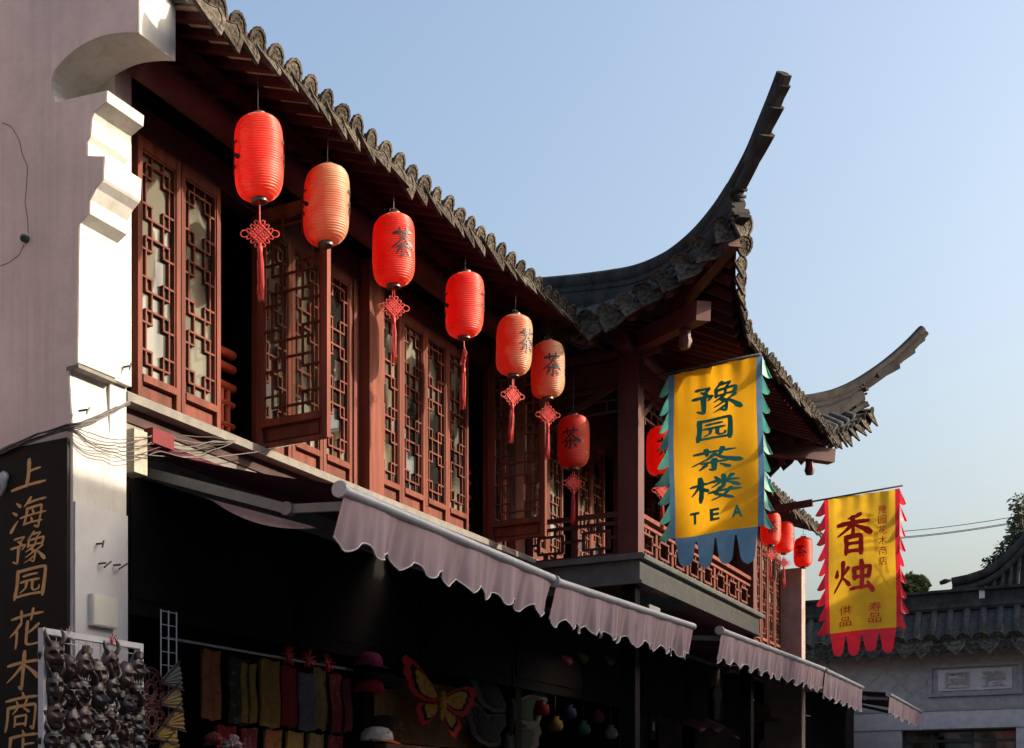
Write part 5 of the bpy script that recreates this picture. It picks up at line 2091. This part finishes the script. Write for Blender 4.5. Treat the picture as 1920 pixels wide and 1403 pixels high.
shirt(1178, 1345, 6.0, .62, (.20, .012, .02), 'dark red shirt hung deep in the shop', 1)
shirt(1225, 1362, 5.95, .55, (.015, .012, .014), 'black shirt with a white dragon character', 2, '龍')
shirt(1285, 1325, 6.0, .85, (.24, .012, .025), 'larger dark red shirt further into the shop', 3)
shirt(1345, 1318, 5.9, .8, (.012, .02, .018), 'very dark green shirt beside the larger red one', 4)
for k, (px, py, c) in enumerate(((1060, 1240, (.30, .05, .07)), (1090, 1235, (.10, .16, .04)), (1140, 1240, (.12, .11, .11)))):
    p = PY(px, py, 6.0)
    m = MB()
    m.tube([p + Vector((-.22, 0, .05)), p + Vector((0, -.03, 0)), p + Vector((.22, 0, .02))], [.03, .07, .03], 8)
    m.tube([p + Vector((0, 0, 0)), p + Vector((0, 0, .35))], .004, 4)
    tag(part('hanging_toy', m, cmat('toy_%d' % k, c), None, True), ('pinkish stuffed toy hanging under the middle awning', 'green stuffed toy hanging under the middle awning', 'grey stuffed toy hanging under the middle awning')[k], 'toy')
for k, (px, py, r, c) in enumerate(((1418, 1352, .34, (.15, .08, .06)), (1475, 1345, .36, (.10, .05, .045)))):
    p = PY(px, py, 5.8)
    m = MB()
    m.lathe([(r * 1.25, 0), (r * 1.2, .02), (r * .75, .06), (r * .70, .20), (r * .5, .32), (0, .36)], 20, p)
    tag(part('straw_hat', m, cmat('hat_%d' % k, c), None, True), ('brown straw hat displayed under the long far awning', 'dark straw hat next to the brown one under the far awning')[k], 'hat')
p = PY(1320, 1362, 5.85)
m = MB()
m.grid(lambda u, v: p + Vector(((u - .5) * 2.6, -.3 * v, .05 * math.sin(4 * PI * u) - .16 * v + .1 * math.sin(PI * u))), 16, 4)
tag(part('pink_cloth', m, cmat('pink_cloth', (.24, .11, .13)), None, True), 'pinkish cloth spread under the dark shirts', 'cloth')
for k, (px, py) in enumerate(((400, 1392), (435, 1397))):
    p = PY(px, py, 5.9)
    m = MB()
    for j in range(40):
        a = rs.uniform(0, 2 * PI)
        e_ = rs.uniform(-.3, 1.4)
        d = Vector((math.cos(a) * math.cos(e_), math.sin(a) * math.cos(e_), math.sin(e_))) * .085
        m.tube([p, p + d], [.02, .007], 5)
    tag(part('pompom', m, cmat('pompom_%d' % k, ((.20, .05, .04), (.55, .40, .40))[k]), None, True), ('dark red fluffy pompom at the foot of the scarves', 'pale pink fluffy pompom at the foot of the scarves')[k], 'pompom')

for k, (nm, c) in enumerate((('scarlet', (.40, .02, .03)), ('ochre', (.36, .22, .05)), ('indigo', (.05, .06, .16)), ('jade green', (.04, .16, .09)), ('plum', (.18, .03, .10)), ('ivory', (.42, .38, .30)))):
    p = PY(1015 + k * 26, 1318 + k * 4 + (k % 2) * 26, 6.0)
    m = MB()
    m.lathe([(0, -.16), (.07, -.155), (.10, -.10), (.085, -.03), (.035, .0), (.055, .03), (.0, .035)], 14, p)
    m.tube([p + Vector((0, 0, .03)), p + Vector((0, 0, .30))], .004, 4)
    tag(part('silk_pouch', m, cmat('pouch_%d' % k, c, tuple(v * .4 for v in c), scale=30), None, True), '%s drawstring pouch hanging deep in the dark middle of the shop' % nm, 'pouch', 'drawstring pouches')

# ================================================================== outside the picture: the house opposite, and one added to shade the flank
def row_house(name, label, x0, x1, y0, y1, h, eave, wallm):
    t = thing(name, label, 'building', ((x0 + x1) / 2, (y0 + y1) / 2, 0))
    part('wall', MB().box(x0, x1, y0, y1, 0, h), wallm, t)
    ym = (y0 + y1) / 2
    m = MB()
    m.prism([(x0 - .4, y0 - eave, h + .004), (x0 - .4, y1 + eave, h + .004), (x0 - .4, y1 + eave, h + .12), (x0 - .4, ym, h + (y1 - y0) * .18), (x0 - .4, y0 - eave, h + .12)], (x1 - x0 + .8, 0, 0))
    part('roof', m, M_TILED, t, fix=True)
    face = y1 if ym < 0 else y0
    n = int((x1 - x0) / 2.4)
    for i in range(n):
        x = x0 + (i + .5) * (x1 - x0) / n
        for z in (1.0, 4.6):
            m = MB()
            m.box(x - .7, x + .7, face - .05, face + .05, z, z + 1.9)
            part('window', m, M_WOODD, t)


row_house('opposite_house', 'plain shop house across the street behind the viewer', -24, 72, -11.5, -4.8, 7.95, .7, M_SHADEW)
row_house('added_shading_house', 'plain unseen house added to shade the gable wall, short of the picture', -24, 4.6, 6.2, 12.0, 8.4, .5, M_GABLE)  # unseen house added to cut sky light on the flank
